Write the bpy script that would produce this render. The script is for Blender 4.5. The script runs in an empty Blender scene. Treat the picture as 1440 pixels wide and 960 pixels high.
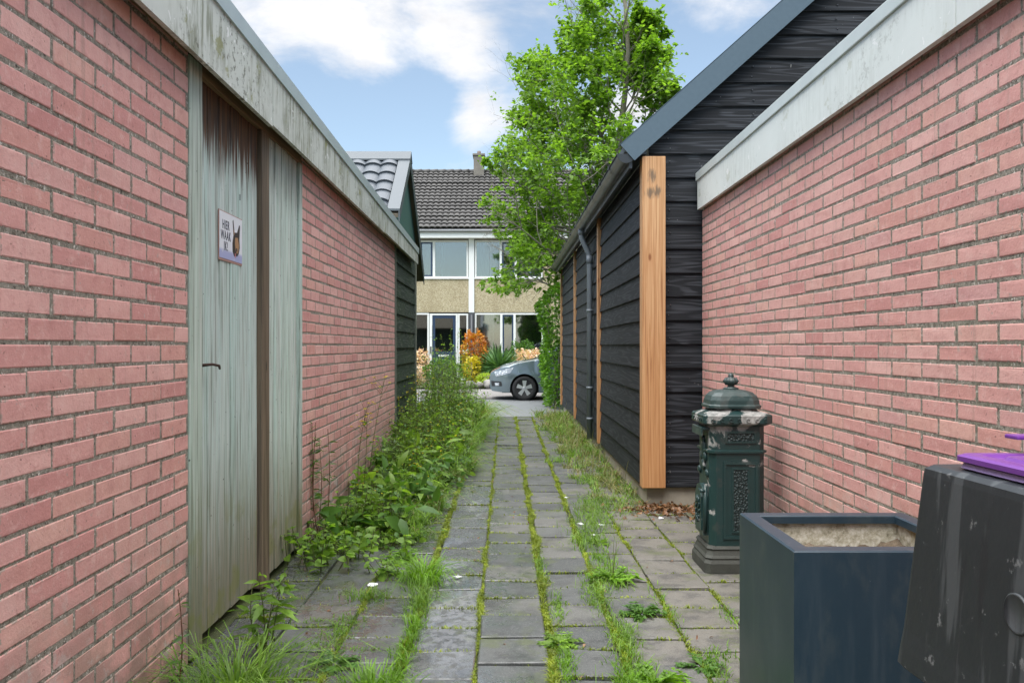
import bpy, bmesh, math, random
import numpy as np
from mathutils import Vector, Matrix
R = math.radians
random.seed(7)
rng = np.random.default_rng(7)
sc = bpy.context.scene
COL = sc.collection

# ------------------------------------------------------------------ camera
F = 1165.0 / 1440.0
cd = bpy.data.cameras.new('camera')
cam = bpy.data.objects.new('camera', cd)
COL.objects.link(cam)
cd.sensor_width = 36.0
cd.lens = 36.0 * F
cam.location = (0, 0, 1.3)
cam.rotation_euler = (R(90), 0, 0)
cd.shift_x = 10 / 1440
cd.shift_y = 7 / 1440
cd.clip_start = 0.05
cd.clip_end = 3000
sc.camera = cam

# ------------------------------------------------------------------ view, world, sun
sc.view_settings.view_transform = 'Standard'
sc.view_settings.look = 'None'
sc.view_settings.gamma = 1
sc.view_settings.exposure = 0.65
sc.view_settings.use_curve_mapping = False
sc.cycles.use_denoising = True
sc.cycles.max_bounces = 8
sc.cycles.transparent_max_bounces = 16
sc.cycles.caustics_reflective = False
sc.cycles.caustics_refractive = False

SUN_EL, SUN_AZ = 58, 205      # azimuth clockwise from +Y: high, behind the camera, a little to the left
SKY = 0.13
W = bpy.data.worlds.new('World')
sc.world = W
W.use_nodes = True


class NT:
    """small helper for writing node trees"""
    def __init__(s, tree):
        s.t = tree

    def new(s, kind, **kw):
        n = s.t.nodes.new(kind)
        for k, v in kw.items():
            setattr(n, k, v)
        return n

    def put(s, sock, v):
        if v is None:
            return
        if isinstance(v, bpy.types.NodeSocket):
            s.t.links.new(v, sock)
        elif isinstance(v, (tuple, list)) and sock.type == 'RGBA' and len(v) == 3:
            sock.default_value = (*v, 1)
        else:
            sock.default_value = v

    def math(s, op, a, b=None, c=None, clamp=False):
        n = s.new('ShaderNodeMath', operation=op, use_clamp=clamp)
        s.put(n.inputs[0], a)
        s.put(n.inputs[1], b)
        s.put(n.inputs[2], c)
        return n.outputs[0]

    def vmath(s, op, a, b=None):
        n = s.new('ShaderNodeVectorMath', operation=op)
        s.put(n.inputs[0], a)
        s.put(n.inputs[1], b)
        return n.outputs['Value'] if op in ('DOT_PRODUCT', 'LENGTH') else n.outputs[0]

    def noise(s, vec, scale, detail=4, rough=0.55, dist=0.0):
        n = s.new('ShaderNodeTexNoise')
        s.put(n.inputs['Vector'], vec)
        n.inputs['Scale'].default_value = scale
        n.inputs['Detail'].default_value = detail
        n.inputs['Roughness'].default_value = rough
        n.inputs['Distortion'].default_value = dist
        return n.outputs['Fac']

    def voronoi(s, vec, scale, feature='F1', out='Distance'):
        n = s.new('ShaderNodeTexVoronoi', feature=feature)
        s.put(n.inputs['Vector'], vec)
        n.inputs['Scale'].default_value = scale
        return n.outputs[out]

    def ramp(s, fac, *stops):
        n = s.new('ShaderNodeValToRGB')
        s.put(n.inputs[0], fac)
        e = n.color_ramp.elements
        while len(e) < len(stops):
            e.new(0.5)
        for i, (p, c) in enumerate(stops):
            e[i].position = p
            e[i].color = (c, c, c, 1) if not isinstance(c, (tuple, list)) else (*c, 1)
        return n.outputs[0]

    def step(s, x, a, b):
        n = s.new('ShaderNodeMapRange', interpolation_type='SMOOTHSTEP')
        s.put(n.inputs[0], x)
        n.inputs[1].default_value = a
        n.inputs[2].default_value = b
        return n.outputs[0]

    def mix(s, fac, a, b, mode='MIX'):
        n = s.new('ShaderNodeMix', data_type='RGBA', blend_type=mode)
        s.put(n.inputs[0], fac)
        s.put(n.inputs[6], a)
        s.put(n.inputs[7], b)
        return n.outputs[2]

    def mapping(s, vec, scale=(1, 1, 1), loc=(0, 0, 0)):
        n = s.new('ShaderNodeMapping')
        s.put(n.inputs[0], vec)
        n.inputs['Scale'].default_value = scale
        n.inputs['Location'].default_value = loc
        return n.outputs[0]

    def sep(s, vec):
        n = s.new('ShaderNodeSeparateXYZ')
        s.put(n.inputs[0], vec)
        return n.outputs

    def comb(s, x, y, z):
        n = s.new('ShaderNodeCombineXYZ')
        for i, v in enumerate((x, y, z)):
            s.put(n.inputs[i], v)
        return n.outputs[0]

    def obj(s):
        return s.new('ShaderNodeTexCoord').outputs['Object']

    def island(s):
        return s.new('ShaderNodeNewGeometry').outputs['Random Per Island']

    def bump(s, h, strength=0.3, dist=0.01):
        n = s.new('ShaderNodeBump')
        s.put(n.inputs['Height'], h)
        n.inputs['Strength'].default_value = strength
        n.inputs['Distance'].default_value = dist
        return n.outputs[0]


def build_world():
    W.node_tree.nodes.clear()
    t = NT(W.node_tree)
    sky = t.new('ShaderNodeTexSky', sky_type='NISHITA', sun_disc=False)
    sky.sun_elevation = R(SUN_EL)
    sky.sun_rotation = R(SUN_AZ)
    sky.air_density = 1.0
    sky.dust_density = 0.6
    sky.ozone_density = 2.0
    d = t.new('ShaderNodeTexCoord').outputs['Generated']
    x, y, z = t.sep(d)
    zc = t.math('MAXIMUM', z, 0.0)
    # cumulus field: noise over direction, flattened towards the horizon
    p = t.mapping(d, (1, 1, 2.0), (0.35, 0.1, 0.22))
    n1 = t.noise(p, 4.2, 12, 0.62, 0.25)
    cover = n1
    # the cloud banks of this sky, as directions
    for (cx, cz, rad, amt) in ((-.26, .42, .16, .24), (-.13, .42, .14, .22), (-.06, .365, .08, .2), (-.02, .345, .05, .08), (-.035, .272, .055, .2), (.02, .262, .05, .12), (.17, .31, .08, .2), (.25, .42, .09, .18), (.06, .46, .14, .14),
                               (-.22, .29, .10, -.2), (-.10, .30, .07, -.26), (-.14, .22, .10, -.16), (.03, .22, .08, -.2), (.22, .35, .04, -.14), (-.42, .35, .12, .14)):
        v = Vector((cx, 1, cz)).normalized()
        c = t.vmath('LENGTH', t.vmath('SUBTRACT', d, tuple(v)))
        b = t.math('MULTIPLY', t.step(c, rad, 0.0), amt)
        cover = t.math('ADD', cover, b)
    m = t.step(cover, 0.50, 0.78)
    m = t.math('MAXIMUM', m, t.step(z, 0.55, 0.85))        # closed cloud overhead
    shade = t.noise(p, 8.0, 9, 0.65)
    lum = t.math('ADD', 0.60, t.math('MULTIPLY', shade, 0.64))
    # an overcast sky is about three times brighter overhead than near the horizon
    zen = t.math('ADD', 1.0, t.math('MULTIPLY', t.step(z, 0.42, 0.85), 3.9))
    lum = t.math('MULTIPLY', t.math('MULTIPLY', lum, zen), CLOUD)
    ccol = t.vmath('SCALE', (1.0, 1.0, 1.02))
    n = ccol.node
    t.put(n.inputs['Scale'], lum)
    skyc = t.mix(1.0, sky.outputs[0], (SKYGAIN * 1.03, SKYGAIN * 1.03, SKYGAIN * .95), 'MULTIPLY')
    skyc = t.mix(.16, skyc, (4.6, 4.8, 5.0))
    col = t.mix(m, skyc, n.outputs[0])
    bg = t.new('ShaderNodeBackground')
    t.put(bg.inputs[0], col)
    bg.inputs[1].default_value = SKY
    out = t.new('ShaderNodeOutputWorld')
    W.node_tree.links.new(bg.outputs[0], out.inputs[0])


CLOUD = 5.3
SKYGAIN = 1.0
build_world()

sd = bpy.data.lights.new('sun', 'SUN')
sun = bpy.data.objects.new('sun', sd)
COL.objects.link(sun)
sd.energy = 1.9
sd.angle = R(40)
sd.color = (1.0, 0.97, 0.92)
a, e = R(SUN_AZ), R(SUN_EL)
sdir = Vector((math.sin(a) * math.cos(e), math.cos(a) * math.cos(e), math.sin(e)))
sun.rotation_euler = (-sdir).to_track_quat('-Z', 'Y').to_euler()
sun.location = sdir * 50


# ------------------------------------------------------------------ object helpers
def tag(o, label=None, cat=None, group=None, kind=None):
    if label:
        o['label'] = label
    if cat:
        o['category'] = cat
    if group:
        o['group'] = group
    if kind:
        o['kind'] = kind
    return o


def thing(name, label, cat, loc=(0, 0, 0), rotz=0, group=None):
    o = bpy.data.objects.new(name, None)
    o.empty_display_size = 0.1
    COL.objects.link(o)
    o.location = loc
    o.rotation_euler = (0, 0, rotz)
    return tag(o, label, cat, group)


def copy_tree(o, parent=None):
    c = o.copy()
    COL.objects.link(c)
    c.parent = parent
    for ch in list(o.children):
        copy_tree(ch, c)
    return c


def base_of(p):
    v = Vector((0, 0, 0))
    while p:
        v += p.location
        p = p.parent
    return v


class MB:
    def __init__(s):
        s.v, s.f, s.m, s.sm = [], [], [], []

    def add(s, vs, fs, mi=0, smooth=False):
        o = len(s.v)
        s.v += [tuple(v) for v in vs]
        for f in fs:
            s.f.append([i + o for i in f])
            s.m.append(mi)
            s.sm.append(smooth)

    def box(s, x0, x1, y0, y1, z0, z1, mi=0, bev=0.0):
        if bev <= 0:
            vs = [(x, y, z) for x in (x0, x1) for y in (y0, y1) for z in (z0, z1)]
            fs = [(0, 1, 3, 2), (4, 6, 7, 5), (0, 4, 5, 1), (2, 3, 7, 6), (0, 2, 6, 4), (1, 5, 7, 3)]
            s.add(vs, fs, mi)
            return
        bm = bmesh.new()
        bmesh.ops.create_cube(bm, size=1)
        for v in bm.verts:
            v.co = Vector((x0 + (v.co.x + .5) * (x1 - x0), y0 + (v.co.y + .5) * (y1 - y0), z0 + (v.co.z + .5) * (z1 - z0)))
        bmesh.ops.bevel(bm, geom=list(bm.edges), offset=bev, segments=2, affect='EDGES', profile=0.6)
        bm.verts.index_update()
        s.add([v.co for v in bm.verts], [[v.index for v in f.verts] for f in bm.faces], mi)
        bm.free()

    def hexa(s, p, mi=0):
        """8 points: bottom ring of four, then top ring of four"""
        s.add(p, [(3, 2, 1, 0), (4, 5, 6, 7), (0, 1, 5, 4), (1, 2, 6, 5), (2, 3, 7, 6), (3, 0, 4, 7)], mi)

    def prism(s, poly, axis, a0, a1, mi=0):
        def P(u, v, w):
            return {'x': (w, u, v), 'y': (u, w, v), 'z': (u, v, w)}[axis]
        n = len(poly)
        vs = [P(u, v, a0) for u, v in poly] + [P(u, v, a1) for u, v in poly]
        fs = [list(range(n))[::-1], list(range(n, 2 * n))] + [(i, (i + 1) % n, n + (i + 1) % n, n + i) for i in range(n)]
        s.add(vs, fs, mi)

    def tube(s, pts, rad, n=8, mi=0, cap=True, smooth=True):
        pts = [Vector(p) for p in pts]
        if not isinstance(rad, (list, tuple)):
            rad = [rad] * len(pts)
        vs, fs = [], []
        up = None
        for i, p in enumerate(pts):
            d = (pts[min(i + 1, len(pts) - 1)] - pts[max(i - 1, 0)])
            d = d.normalized() if d.length > 1e-9 else Vector((0, 0, 1))
            if up is None:
                up = d.orthogonal().normalized()
            up = (up - d * up.dot(d))
            up = up.normalized() if up.length > 1e-6 else d.orthogonal().normalized()
            w = d.cross(up)
            for k in range(n):
                an = 2 * math.pi * k / n
                vs.append(p + (up * math.cos(an) + w * math.sin(an)) * rad[i])
        for i in range(len(pts) - 1):
            for k in range(n):
                fs.append((i * n + k, i * n + (k + 1) % n, (i + 1) * n + (k + 1) % n, (i + 1) * n + k))
        if cap:
            fs.append(list(range(n))[::-1])
            fs.append([(len(pts) - 1) * n + k for k in range(n)])
        s.add(vs, fs, mi, smooth)

    def rings(s, rs, mi=0, cap=True, smooth=False):
        """loft of closed rings with equal counts"""
        n = len(rs[0])
        vs = [p for r in rs for p in r]
        fs = []
        for i in range(len(rs) - 1):
            for k in range(n):
                fs.append((i * n + k, i * n + (k + 1) % n, (i + 1) * n + (k + 1) % n, (i + 1) * n + k))
        if cap:
            fs.append(list(range(n))[::-1])
            fs.append([(len(rs) - 1) * n + k for k in range(n)])
        s.add(vs, fs, mi, smooth)

    def lathe(s, prof, c=(0, 0, 0), n=24, mi=0, smooth=True, axis='z'):
        rs = []
        for r, h in prof:
            ring = []
            for k in range(n):
                an = 2 * math.pi * k / n
                u, v = r * math.cos(an), r * math.sin(an)
                q = (u, v, h) if axis == 'z' else ((u, h, v) if axis == 'y' else (h, u, v))
                ring.append((c[0] + q[0], c[1] + q[1], c[2] + q[2]))
            rs.append(ring)
        s.rings(rs, mi, True, smooth)

    def build(s, name, mats, parent=None, world=True):
        me = bpy.data.meshes.new(name)
        off = base_of(parent) if (parent and world) else Vector((0, 0, 0))
        me.from_pydata([tuple(Vector(v) - off) for v in s.v], [], s.f)
        for mt in (mats if isinstance(mats, (list, tuple)) else [mats]):
            me.materials.append(mt)
        me.polygons.foreach_set('material_index', s.m)
        me.polygons.foreach_set('use_smooth', s.sm)
        bm = bmesh.new()
        bm.from_mesh(me)
        bmesh.ops.recalc_face_normals(bm, faces=bm.faces)
        bm.to_mesh(me)
        bm.free()
        me.update()
        o = bpy.data.objects.new(name, me)
        COL.objects.link(o)
        o.parent = parent
        return o


def np_mesh(name, V, faces_list, mats, parent=None, world=True, smooth=False):
    """faces_list: list of (faces int array [n,k], material index)"""
    off = np.array(base_of(parent)) if (parent and world) else np.zeros(3)
    V = np.asarray(V, dtype=np.float64) - off
    me = bpy.data.meshes.new(name)
    loops = np.concatenate([f.ravel() for f, _ in faces_list])
    tot = np.concatenate([np.full(len(f), f.shape[1]) for f, _ in faces_list])
    mi = np.concatenate([np.full(len(f), m) for f, m in faces_list])
    me.vertices.add(len(V))
    me.vertices.foreach_set('co', V.ravel())
    me.loops.add(len(loops))
    me.loops.foreach_set('vertex_index', loops.astype(np.int32))
    me.polygons.add(len(tot))
    st = np.concatenate([[0], np.cumsum(tot)[:-1]])
    me.polygons.foreach_set('loop_start', st.astype(np.int32))
    me.polygons.foreach_set('loop_total', tot.astype(np.int32))
    me.polygons.foreach_set('material_index', mi.astype(np.int32))
    if smooth:
        me.polygons.foreach_set('use_smooth', np.ones(len(tot), bool))
    for mt in (mats if isinstance(mats, (list, tuple)) else [mats]):
        me.materials.append(mt)
    me.update(calc_edges=True)
    me.validate()
    o = bpy.data.objects.new(name, me)
    COL.objects.link(o)
    o.parent = parent
    return o


class Green:
    """collects blades, leaves and stems as numpy arrays for one mesh"""
    def __init__(s):
        s.V, s.F, s.n = [], [], 0

    def _add(s, V, F, mi):
        s.V.append(V)
        s.F.append((F + s.n, mi))
        s.n += len(V)

    def blades(s, P, h, w, lean, mi=0, droop=0.5, dirs=None):
        n = len(P)
        P = np.asarray(P, float)
        h = np.broadcast_to(h, n).astype(float)
        w = np.broadcast_to(w, n).astype(float)
        lean = np.broadcast_to(lean, n).astype(float)
        an = rng.uniform(0, 2 * np.pi, n) if dirs is None else dirs
        D = np.stack([np.cos(an), np.sin(an), np.zeros(n)], 1)
        a2 = an + rng.uniform(0.6, 2.5, n)
        S = np.stack([np.cos(a2), np.sin(a2), np.zeros(n)], 1) * (w / 2)[:, None]
        up = np.array([0, 0, 1.0])
        M1 = P + D * (lean * h * .28)[:, None] + up * (h * .5)[:, None]
        M2 = P + D * (lean * h * .75)[:, None] + up * (h * (.88 - .2 * droop * lean))[:, None]
        T = P + D * (lean * h * 1.25)[:, None] + up * (h * (1.02 - .75 * droop * lean))[:, None]
        V = np.stack([P - S, P + S, M1 - S * .9, M1 + S * .9, M2 - S * .6, M2 + S * .6, T], 1).reshape(-1, 3)
        b = (np.arange(n) * 7)[:, None]
        s._add(V, np.concatenate([b + np.array([[0, 1, 3, 2]]), b + np.array([[2, 3, 5, 4]])]), mi)
        s.F.append((b + np.array([[4, 5, 6]]) + s.n - len(V), mi))

    def leaves(s, P, D, L, wd, mi=0, nrm=None, fold=0.25, droop=0.15):
        """ovate leaves at P along D; six-point outline folded on the midrib"""
        P = np.asarray(P, float)
        n = len(P)
        D = np.asarray(D, float)
        D = D / (np.linalg.norm(D, axis=1, keepdims=True) + 1e-9)
        L = np.broadcast_to(L, n).astype(float)[:, None]
        wd = np.broadcast_to(wd, n).astype(float)[:, None]
        if nrm is None:
            nrm = rng.normal(0, .55, (n, 3)) + np.array([0, 0, 1.0])
        S = np.cross(D, nrm)
        S /= (np.linalg.norm(S, axis=1, keepdims=True) + 1e-9)
        N = np.cross(S, D)
        B = P
        T = P + D * L - N * L * droop
        C1 = P + D * L * .32
        C2 = P + D * L * .68 - N * L * droop * .35
        V = np.stack([B, C1 + S * wd * .5 + N * wd * fold, C2 + S * wd * .42 + N * wd * fold * .8, T,
                      C2 - S * wd * .42 + N * wd * fold * .8, C1 - S * wd * .5 + N * wd * fold, C1, C2], 1).reshape(-1, 3)
        b = (np.arange(n) * 8)[:, None]
        q = np.concatenate([b + np.array([[6, 1, 2, 7]]), b + np.array([[6, 7, 4, 5]])])
        t = np.concatenate([b + np.array([[0, 1, 6]]), b + np.array([[0, 6, 5]]), b + np.array([[7, 2, 3]]), b + np.array([[7, 3, 4]])])
        n0 = s.n
        s._add(V, q, mi)
        s.F.append((t + n0, mi))

    def stems(s, A, B, r0, r1, mi=0):
        """straight three-sided stems from A to B"""
        A = np.asarray(A, float)
        B = np.asarray(B, float)
        n = len(A)
        r0 = np.broadcast_to(r0, n).astype(float)[:, None]
        r1 = np.broadcast_to(r1, n).astype(float)[:, None]
        D = B - A
        D /= (np.linalg.norm(D, axis=1, keepdims=True) + 1e-9)
        ref = np.where(np.abs(D[:, 2:3]) > .9, np.array([[1.0, 0, 0]]), np.array([[0, 0, 1.0]]))
        U = np.cross(D, ref)
        U /= np.linalg.norm(U, axis=1, keepdims=True)
        Wv = np.cross(D, U)
        ring = []
        for X, r in ((A, r0), (B, r1)):
            for k in range(3):
                an = 2 * np.pi * k / 3
                ring.append(X + (U * np.cos(an) + Wv * np.sin(an)) * r)
        V = np.stack(ring, 1).reshape(-1, 3)
        b = (np.arange(n) * 6)[:, None]
        s._add(V, np.concatenate([b + np.array([[k, (k + 1) % 3, 3 + (k + 1) % 3, 3 + k]]) for k in range(3)]), mi)

    def build(s, name, mats, parent=None, world=True):
        return np_mesh(name, np.concatenate(s.V), s.F, mats, parent, world)


# ------------------------------------------------------------------ materials
def new_mat(name):
    m = bpy.data.materials.new(name)
    m.use_nodes = True
    t = NT(m.node_tree)
    b = m.node_tree.nodes['Principled BSDF']
    return m, t, b


def plain(name, col, rough=0.6, metal=0.0, spec=0.5, var=0.12, scale=8, bump=0.0, coat=0.0):
    m, t, b = new_mat(name)
    o = t.obj()
    n = t.noise(o, scale, 6, .6)
    t.put(b.inputs['Base Color'], t.mix(n, tuple(c * (1 - var) for c in col), tuple(min(1, c * (1 + var)) for c in col)))
    t.put(b.inputs['Roughness'], t.math('ADD', rough - .08, t.math('MULTIPLY', n, .16), clamp=True))
    b.inputs['Metallic'].default_value = metal
    b.inputs['Specular IOR Level'].default_value = spec
    b.inputs['Coat Weight'].default_value = coat
    if bump:
        t.put(b.inputs['Normal'], t.bump(t.noise(o, scale * 6, 5, .65), bump, .004))
    return m


def brick_mat(name, pinks):
    m, t, b = new_mat(name)
    o = t.obj()
    r = t.island()
    c = t.ramp(r, *[(i / (len(pinks) - 1), p) for i, p in enumerate(pinks)])
    bl = t.noise(o, 20, 6, .7)
    c = t.mix(t.math('MULTIPLY', t.step(bl, .52, .66), .5), c, (.72, .47, .42))
    c = t.mix(t.math('MULTIPLY', t.step(bl, .46, .34), .45), c, (.47, .215, .19))
    big = t.noise(o, 1.1, 5, .6)
    c = t.mix(t.math('MULTIPLY', t.step(big, .48, .72), .35), c, (.68, .42, .37))
    c = t.mix(t.math('MULTIPLY', t.step(t.noise(o, 2.3, 5, .6, .4), .52, .75), .40), c, (.44, .20, .185))
    mid = t.noise(o, 14, 6, .65)
    c = t.mix(t.math('MULTIPLY', t.step(mid, .45, .8), .5), c, (.50, .235, .215))
    fine = t.noise(o, 90, 3, .7)
    c = t.mix(t.math('MULTIPLY', t.step(fine, .58, .75), .45), c, (.76, .54, .49))
    c = t.mix(t.math('MULTIPLY', t.step(t.noise(o, 55, 3, .6), .66, .74), .75), c, (.20, .10, .09))
    # grime splashed up from the ground, with lime bloom
    z = t.sep(o)[2]
    low = t.math('MULTIPLY', t.step(z, .8, 0.05), t.step(t.noise(o, 5, 6, .65), .36, .54))
    c = t.mix(t.math('MULTIPLY', low, .75), c, (.23, .17, .135))
    bloom = t.math('MULTIPLY', t.step(z, .9, .1), t.step(t.noise(t.mapping(o, (1, 1, 1), (3, 5, 9)), 7, 6, .7), .54, .63))
    c = t.mix(t.math('MULTIPLY', bloom, .6), c, (.50, .47, .43))
    run = t.noise(t.mapping(o, (1, 5.0, .35)), 3, 6, .6)
    c = t.mix(t.math('MULTIPLY', t.step(run, .60, .74), .42), c, (.34, .23, .19))
    # ragged arrises: mortar smeared over the brick edge, paint chipped off
    inn = t.new('ShaderNodeAttribute', attribute_name='inner').outputs['Fac']
    rag = t.math('ADD', inn, t.math('MULTIPLY', t.math('SUBTRACT', t.noise(o, 48, 5, .7), .5), 2.6))
    smear = t.math('MULTIPLY', t.step(rag, .02, -.16), t.step(t.noise(o, 3.1, 4), .36, .58))
    c = t.mix(t.math('MULTIPLY', smear, .85), c, t.mix(t.noise(o, 120, 3, .7), (.20, .17, .13), (.46, .41, .35)))
    chip = t.math('MULTIPLY', t.step(t.noise(o, 16, 6, .72), .635, .66), .8)
    c = t.mix(chip, c, t.mix(t.noise(o, 60, 3), (.30, .15, .12), (.62, .55, .50)))
    t.put(b.inputs['Base Color'], c)
    b.inputs['Roughness'].default_value = .88
    b.inputs['Specular IOR Level'].default_value = .3
    h = t.math('ADD', t.math('MULTIPLY', mid, .8), t.math('MULTIPLY', fine, .5))
    t.put(b.inputs['Normal'], t.bump(h, .55, .005))
    return m


M = {}
M['brick'] = brick_mat('painted_pink_brick', [(.61, .315, .282), (.69, .385, .34), (.55, .255, .232), (.72, .43, .38), (.64, .335, .302), (.585, .29, .25), (.67, .39, .325), (.60, .33, .31)])


def mortar_mat():
    m, t, b = new_mat('mortar')
    o = t.obj()
    c = t.ramp(t.noise(o, 38, 7, .75), (.34, (.10, .088, .064)), (.64, (.36, .33, .27)))
    c = t.mix(t.step(t.noise(o, 75, 3, .7), .60, .66), c, (.60, .57, .51))
    c = t.mix(t.step(t.noise(t.mapping(o, (1, 1, 1), (4, 4, 4)), 60, 3, .7), .60, .66), c, (.05, .045, .035))
    c = t.mix(t.math('MULTIPLY', t.step(t.noise(o, 3, 4), .6, .75), .5), c, (.10, .12, .06))
    t.put(b.inputs['Base Color'], c)
    b.inputs['Roughness'].default_value = .95
    t.put(b.inputs['Normal'], t.bump(t.noise(o, 110, 4, .7), .8, .006))
    return m


M['mortar'] = mortar_mat()


def fascia_mat(name, base, dirt, amt):
    m, t, b = new_mat(name)
    o = t.obj()
    st = t.noise(t.mapping(o, (1, 9, 1.2)), 3.0, 8, .7)
    bl = t.noise(o, 1.6, 5, .6)
    c = t.mix(t.noise(o, 2.5, 5), base, tuple(x * .86 for x in base))
    k = t.math('MULTIPLY', t.step(st, .44, .58), t.step(bl, .40, .56))
    c = t.mix(t.math('MULTIPLY', k, amt), c, dirt)
    c = t.mix(t.math('MULTIPLY', t.math('MULTIPLY', t.step(t.noise(o, 30, 6, .7), .53, .62), t.step(t.noise(o, 2.2, 4), .48, .6)), amt * .9), c, (.09, .09, .055))
    moss = t.math('MULTIPLY', t.step(t.noise(o, 6.5, 5, .7), .60, .66), amt * .8)
    c = t.mix(moss, c, (.22, .22, .05))
    # flaked paint
    fl = t.step(t.noise(o, 11, 3, .7, .8), .66, .67)
    c = t.mix(t.math('MULTIPLY', fl, .6), c, (.86, .86, .84))
    t.put(b.inputs['Base Color'], c)
    b.inputs['Roughness'].default_value = .55
    t.put(b.inputs['Normal'], t.bump(t.noise(t.mapping(o, (1, .5, 1)), 18, 5, .6), .25, .004))
    return m


M['fascia_dirty'] = fascia_mat('weathered_cream_fascia', (.60, .63, .57), (.22, .23, .16), .85)
M['fascia_clean'] = fascia_mat('white_painted_fascia', (.72, .76, .72), (.50, .53, .48), .3)
M['trim_metal'] = plain('grey_roof_trim', (.40, .47, .48), .42, .1, var=.18, scale=5)
M['trim_pale'] = plain('pale_roof_trim', (.55, .60, .58), .45, .2, var=.15, scale=6)
M['roof_felt'] = plain('roof_felt', (.06, .06, .06), .9, bump=.4)


def door_mat(name, top_burn=1.0, green=(.44, .59, .54), grey=(.49, .56, .535)):
    m, t, b = new_mat(name)
    o = t.obj()
    r = t.island()
    off = t.comb(0, t.math('MULTIPLY', r, 13), t.math('MULTIPLY', r, 7))
    q = t.vmath('ADD', o, off)
    gr = t.noise(t.mapping(q, (20, 20, .55)), 3.2, 8, .68)
    g2 = t.noise(t.mapping(q, (9, 9, .3)), 2.6, 6, .6)
    c = t.mix(t.step(g2, .35, .65), green, grey)
    c = t.mix(t.math('MULTIPLY', t.step(r, .3, .9), .35), c, (.52, .60, .55))
    c = t.mix(t.math('MULTIPLY', t.step(gr, .51, .62), .75), c, (.17, .20, .155))
    c = t.mix(t.math('MULTIPLY', t.step(gr, .47, .33), .8), c, (.64, .70, .65))
    c = t.mix(t.math('MULTIPLY', t.step(t.noise(t.mapping(q, (30, 30, .35)), 2.3, 5, .6), .56, .64), .5), c, (.12, .14, .10))
    z = t.sep(o)[2]
    jag = t.noise(t.mapping(q, (24, 24, .8)), 3, 5, .6)
    zj = t.math('ADD', z, t.math('MULTIPLY', t.math('SUBTRACT', jag, .5), .75))
    if top_burn > 0:
        wet = t.step(zj, 2.10, 2.27)
        wc = t.mix(t.step(gr, .40, .6), (.12, .055, .02), (.022, .014, .009))
        c = t.mix(t.math('MULTIPLY', wet, top_burn), c, wc)
    lowc = t.mix(t.step(gr, .4, .6), (.20, .15, .085), (.12, .125, .07))
    c = t.mix(t.math('MULTIPLY', t.step(zj, .95, .12), .85), c, lowc)
    c = t.mix(t.math('MULTIPLY', t.math('MULTIPLY', t.step(z, .8, .2), t.step(t.noise(o, 5, 5), .5, .62)), .5), c, (.16, .18, .03))
    c = t.mix(t.step(t.noise(o, 38, 3, .6), .70, .73), c, (.03, .025, .02))
    t.put(b.inputs['Base Color'], c)
    b.inputs['Roughness'].default_value = .72
    t.put(b.inputs['Normal'], t.bump(gr, .35, .004))
    return m


M['door'] = door_mat('weathered_green_planks')
M['panel'] = door_mat('pale_green_planks', .35, (.50, .66, .57), (.58, .63, .58))
M['jamb'] = door_mat('pale_green_jamb', 0.0, (.38, .50, .41), (.42, .46, .40))


def wood_mat(name, light, dark, grain=(14, 14, .5), z_only=True, knots=True, rough=.6, wx=.6):
    m, t, b = new_mat(name)
    o = t.obj()
    r = t.island()
    q = t.vmath('ADD', o, t.comb(t.math('MULTIPLY', r, 3), t.math('MULTIPLY', r, 5), t.math('MULTIPLY', r, 9)))
    g = t.noise(t.mapping(q, grain), 3.2, 6, .6, .5)
    c = t.ramp(g, (.3, dark), (.62, light))
    if knots:
        k = t.voronoi(t.mapping(q, (5, 5, 1.6)), 1.3)
        c = t.mix(t.step(k, .10, .03), c, tuple(x * .35 for x in dark))
    t.put(b.inputs['Base Color'], c)
    b.inputs['Roughness'].default_value = rough
    t.put(b.inputs['Normal'], t.bump(g, .2, .003))
    return m


def larch_mat():
    m, t, b = new_mat('fresh_larch')
    o = t.obj()
    g = t.noise(t.mapping(o, (26, 26, .55)), 2.6, 7, .6, .6)
    c = t.ramp(g, (.32, (.29, .13, .05)), (.48, (.47, .245, .105)), (.66, (.60, .365, .185)))
    k = t.voronoi(t.mapping(o, (5, 5, 2.0)), 1.35)
    c = t.mix(t.step(k, .12, .05), c, (.25, .09, .03))
    z = t.sep(o)[2]
    # grey water marks under the top end and reddish foot
    x = t.sep(o)[0]
    mk = None
    for (mx_, mz_, ww, hh) in ((-1.29, 2.70, .035, .06), (-1.305, 2.56, .04, .045), (-1.25, 2.57, .03, .05)):
        q = t.comb(t.math('MULTIPLY', t.math('SUBTRACT', x, mx_), 1 / ww), 0.0, t.math('MULTIPLY', t.math('SUBTRACT', z, mz_), 1 / hh))
        r_ = t.math('ADD', t.vmath('LENGTH', q), t.math('MULTIPLY', t.math('SUBTRACT', t.noise(t.mapping(o, (30, 30, 6)), 2.5, 4), .5), 2.2))
        k_ = t.step(r_, 1.25, .35)
        mk = k_ if mk is None else t.math('MAXIMUM', mk, k_)
    c = t.mix(t.math('MULTIPLY', mk, .8), c, (.10, .075, .05))
    c = t.mix(t.math('MULTIPLY', t.step(z, 1.9, .2), .4), c, (.46, .20, .065))
    t.put(b.inputs['Base Color'], c)
    b.inputs['Roughness'].default_value = .6
    t.put(b.inputs['Normal'], t.bump(g, .15, .002))
    return m


M['larch'] = larch_mat()
M['old_wood'] = wood_mat('dark_old_wood', (.20, .15, .10), (.06, .045, .03), (14, 14, .5))
M['beam'] = wood_mat('brown_beam', (.26, .17, .09), (.10, .065, .035), (14, .5, 14), knots=False)


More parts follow.
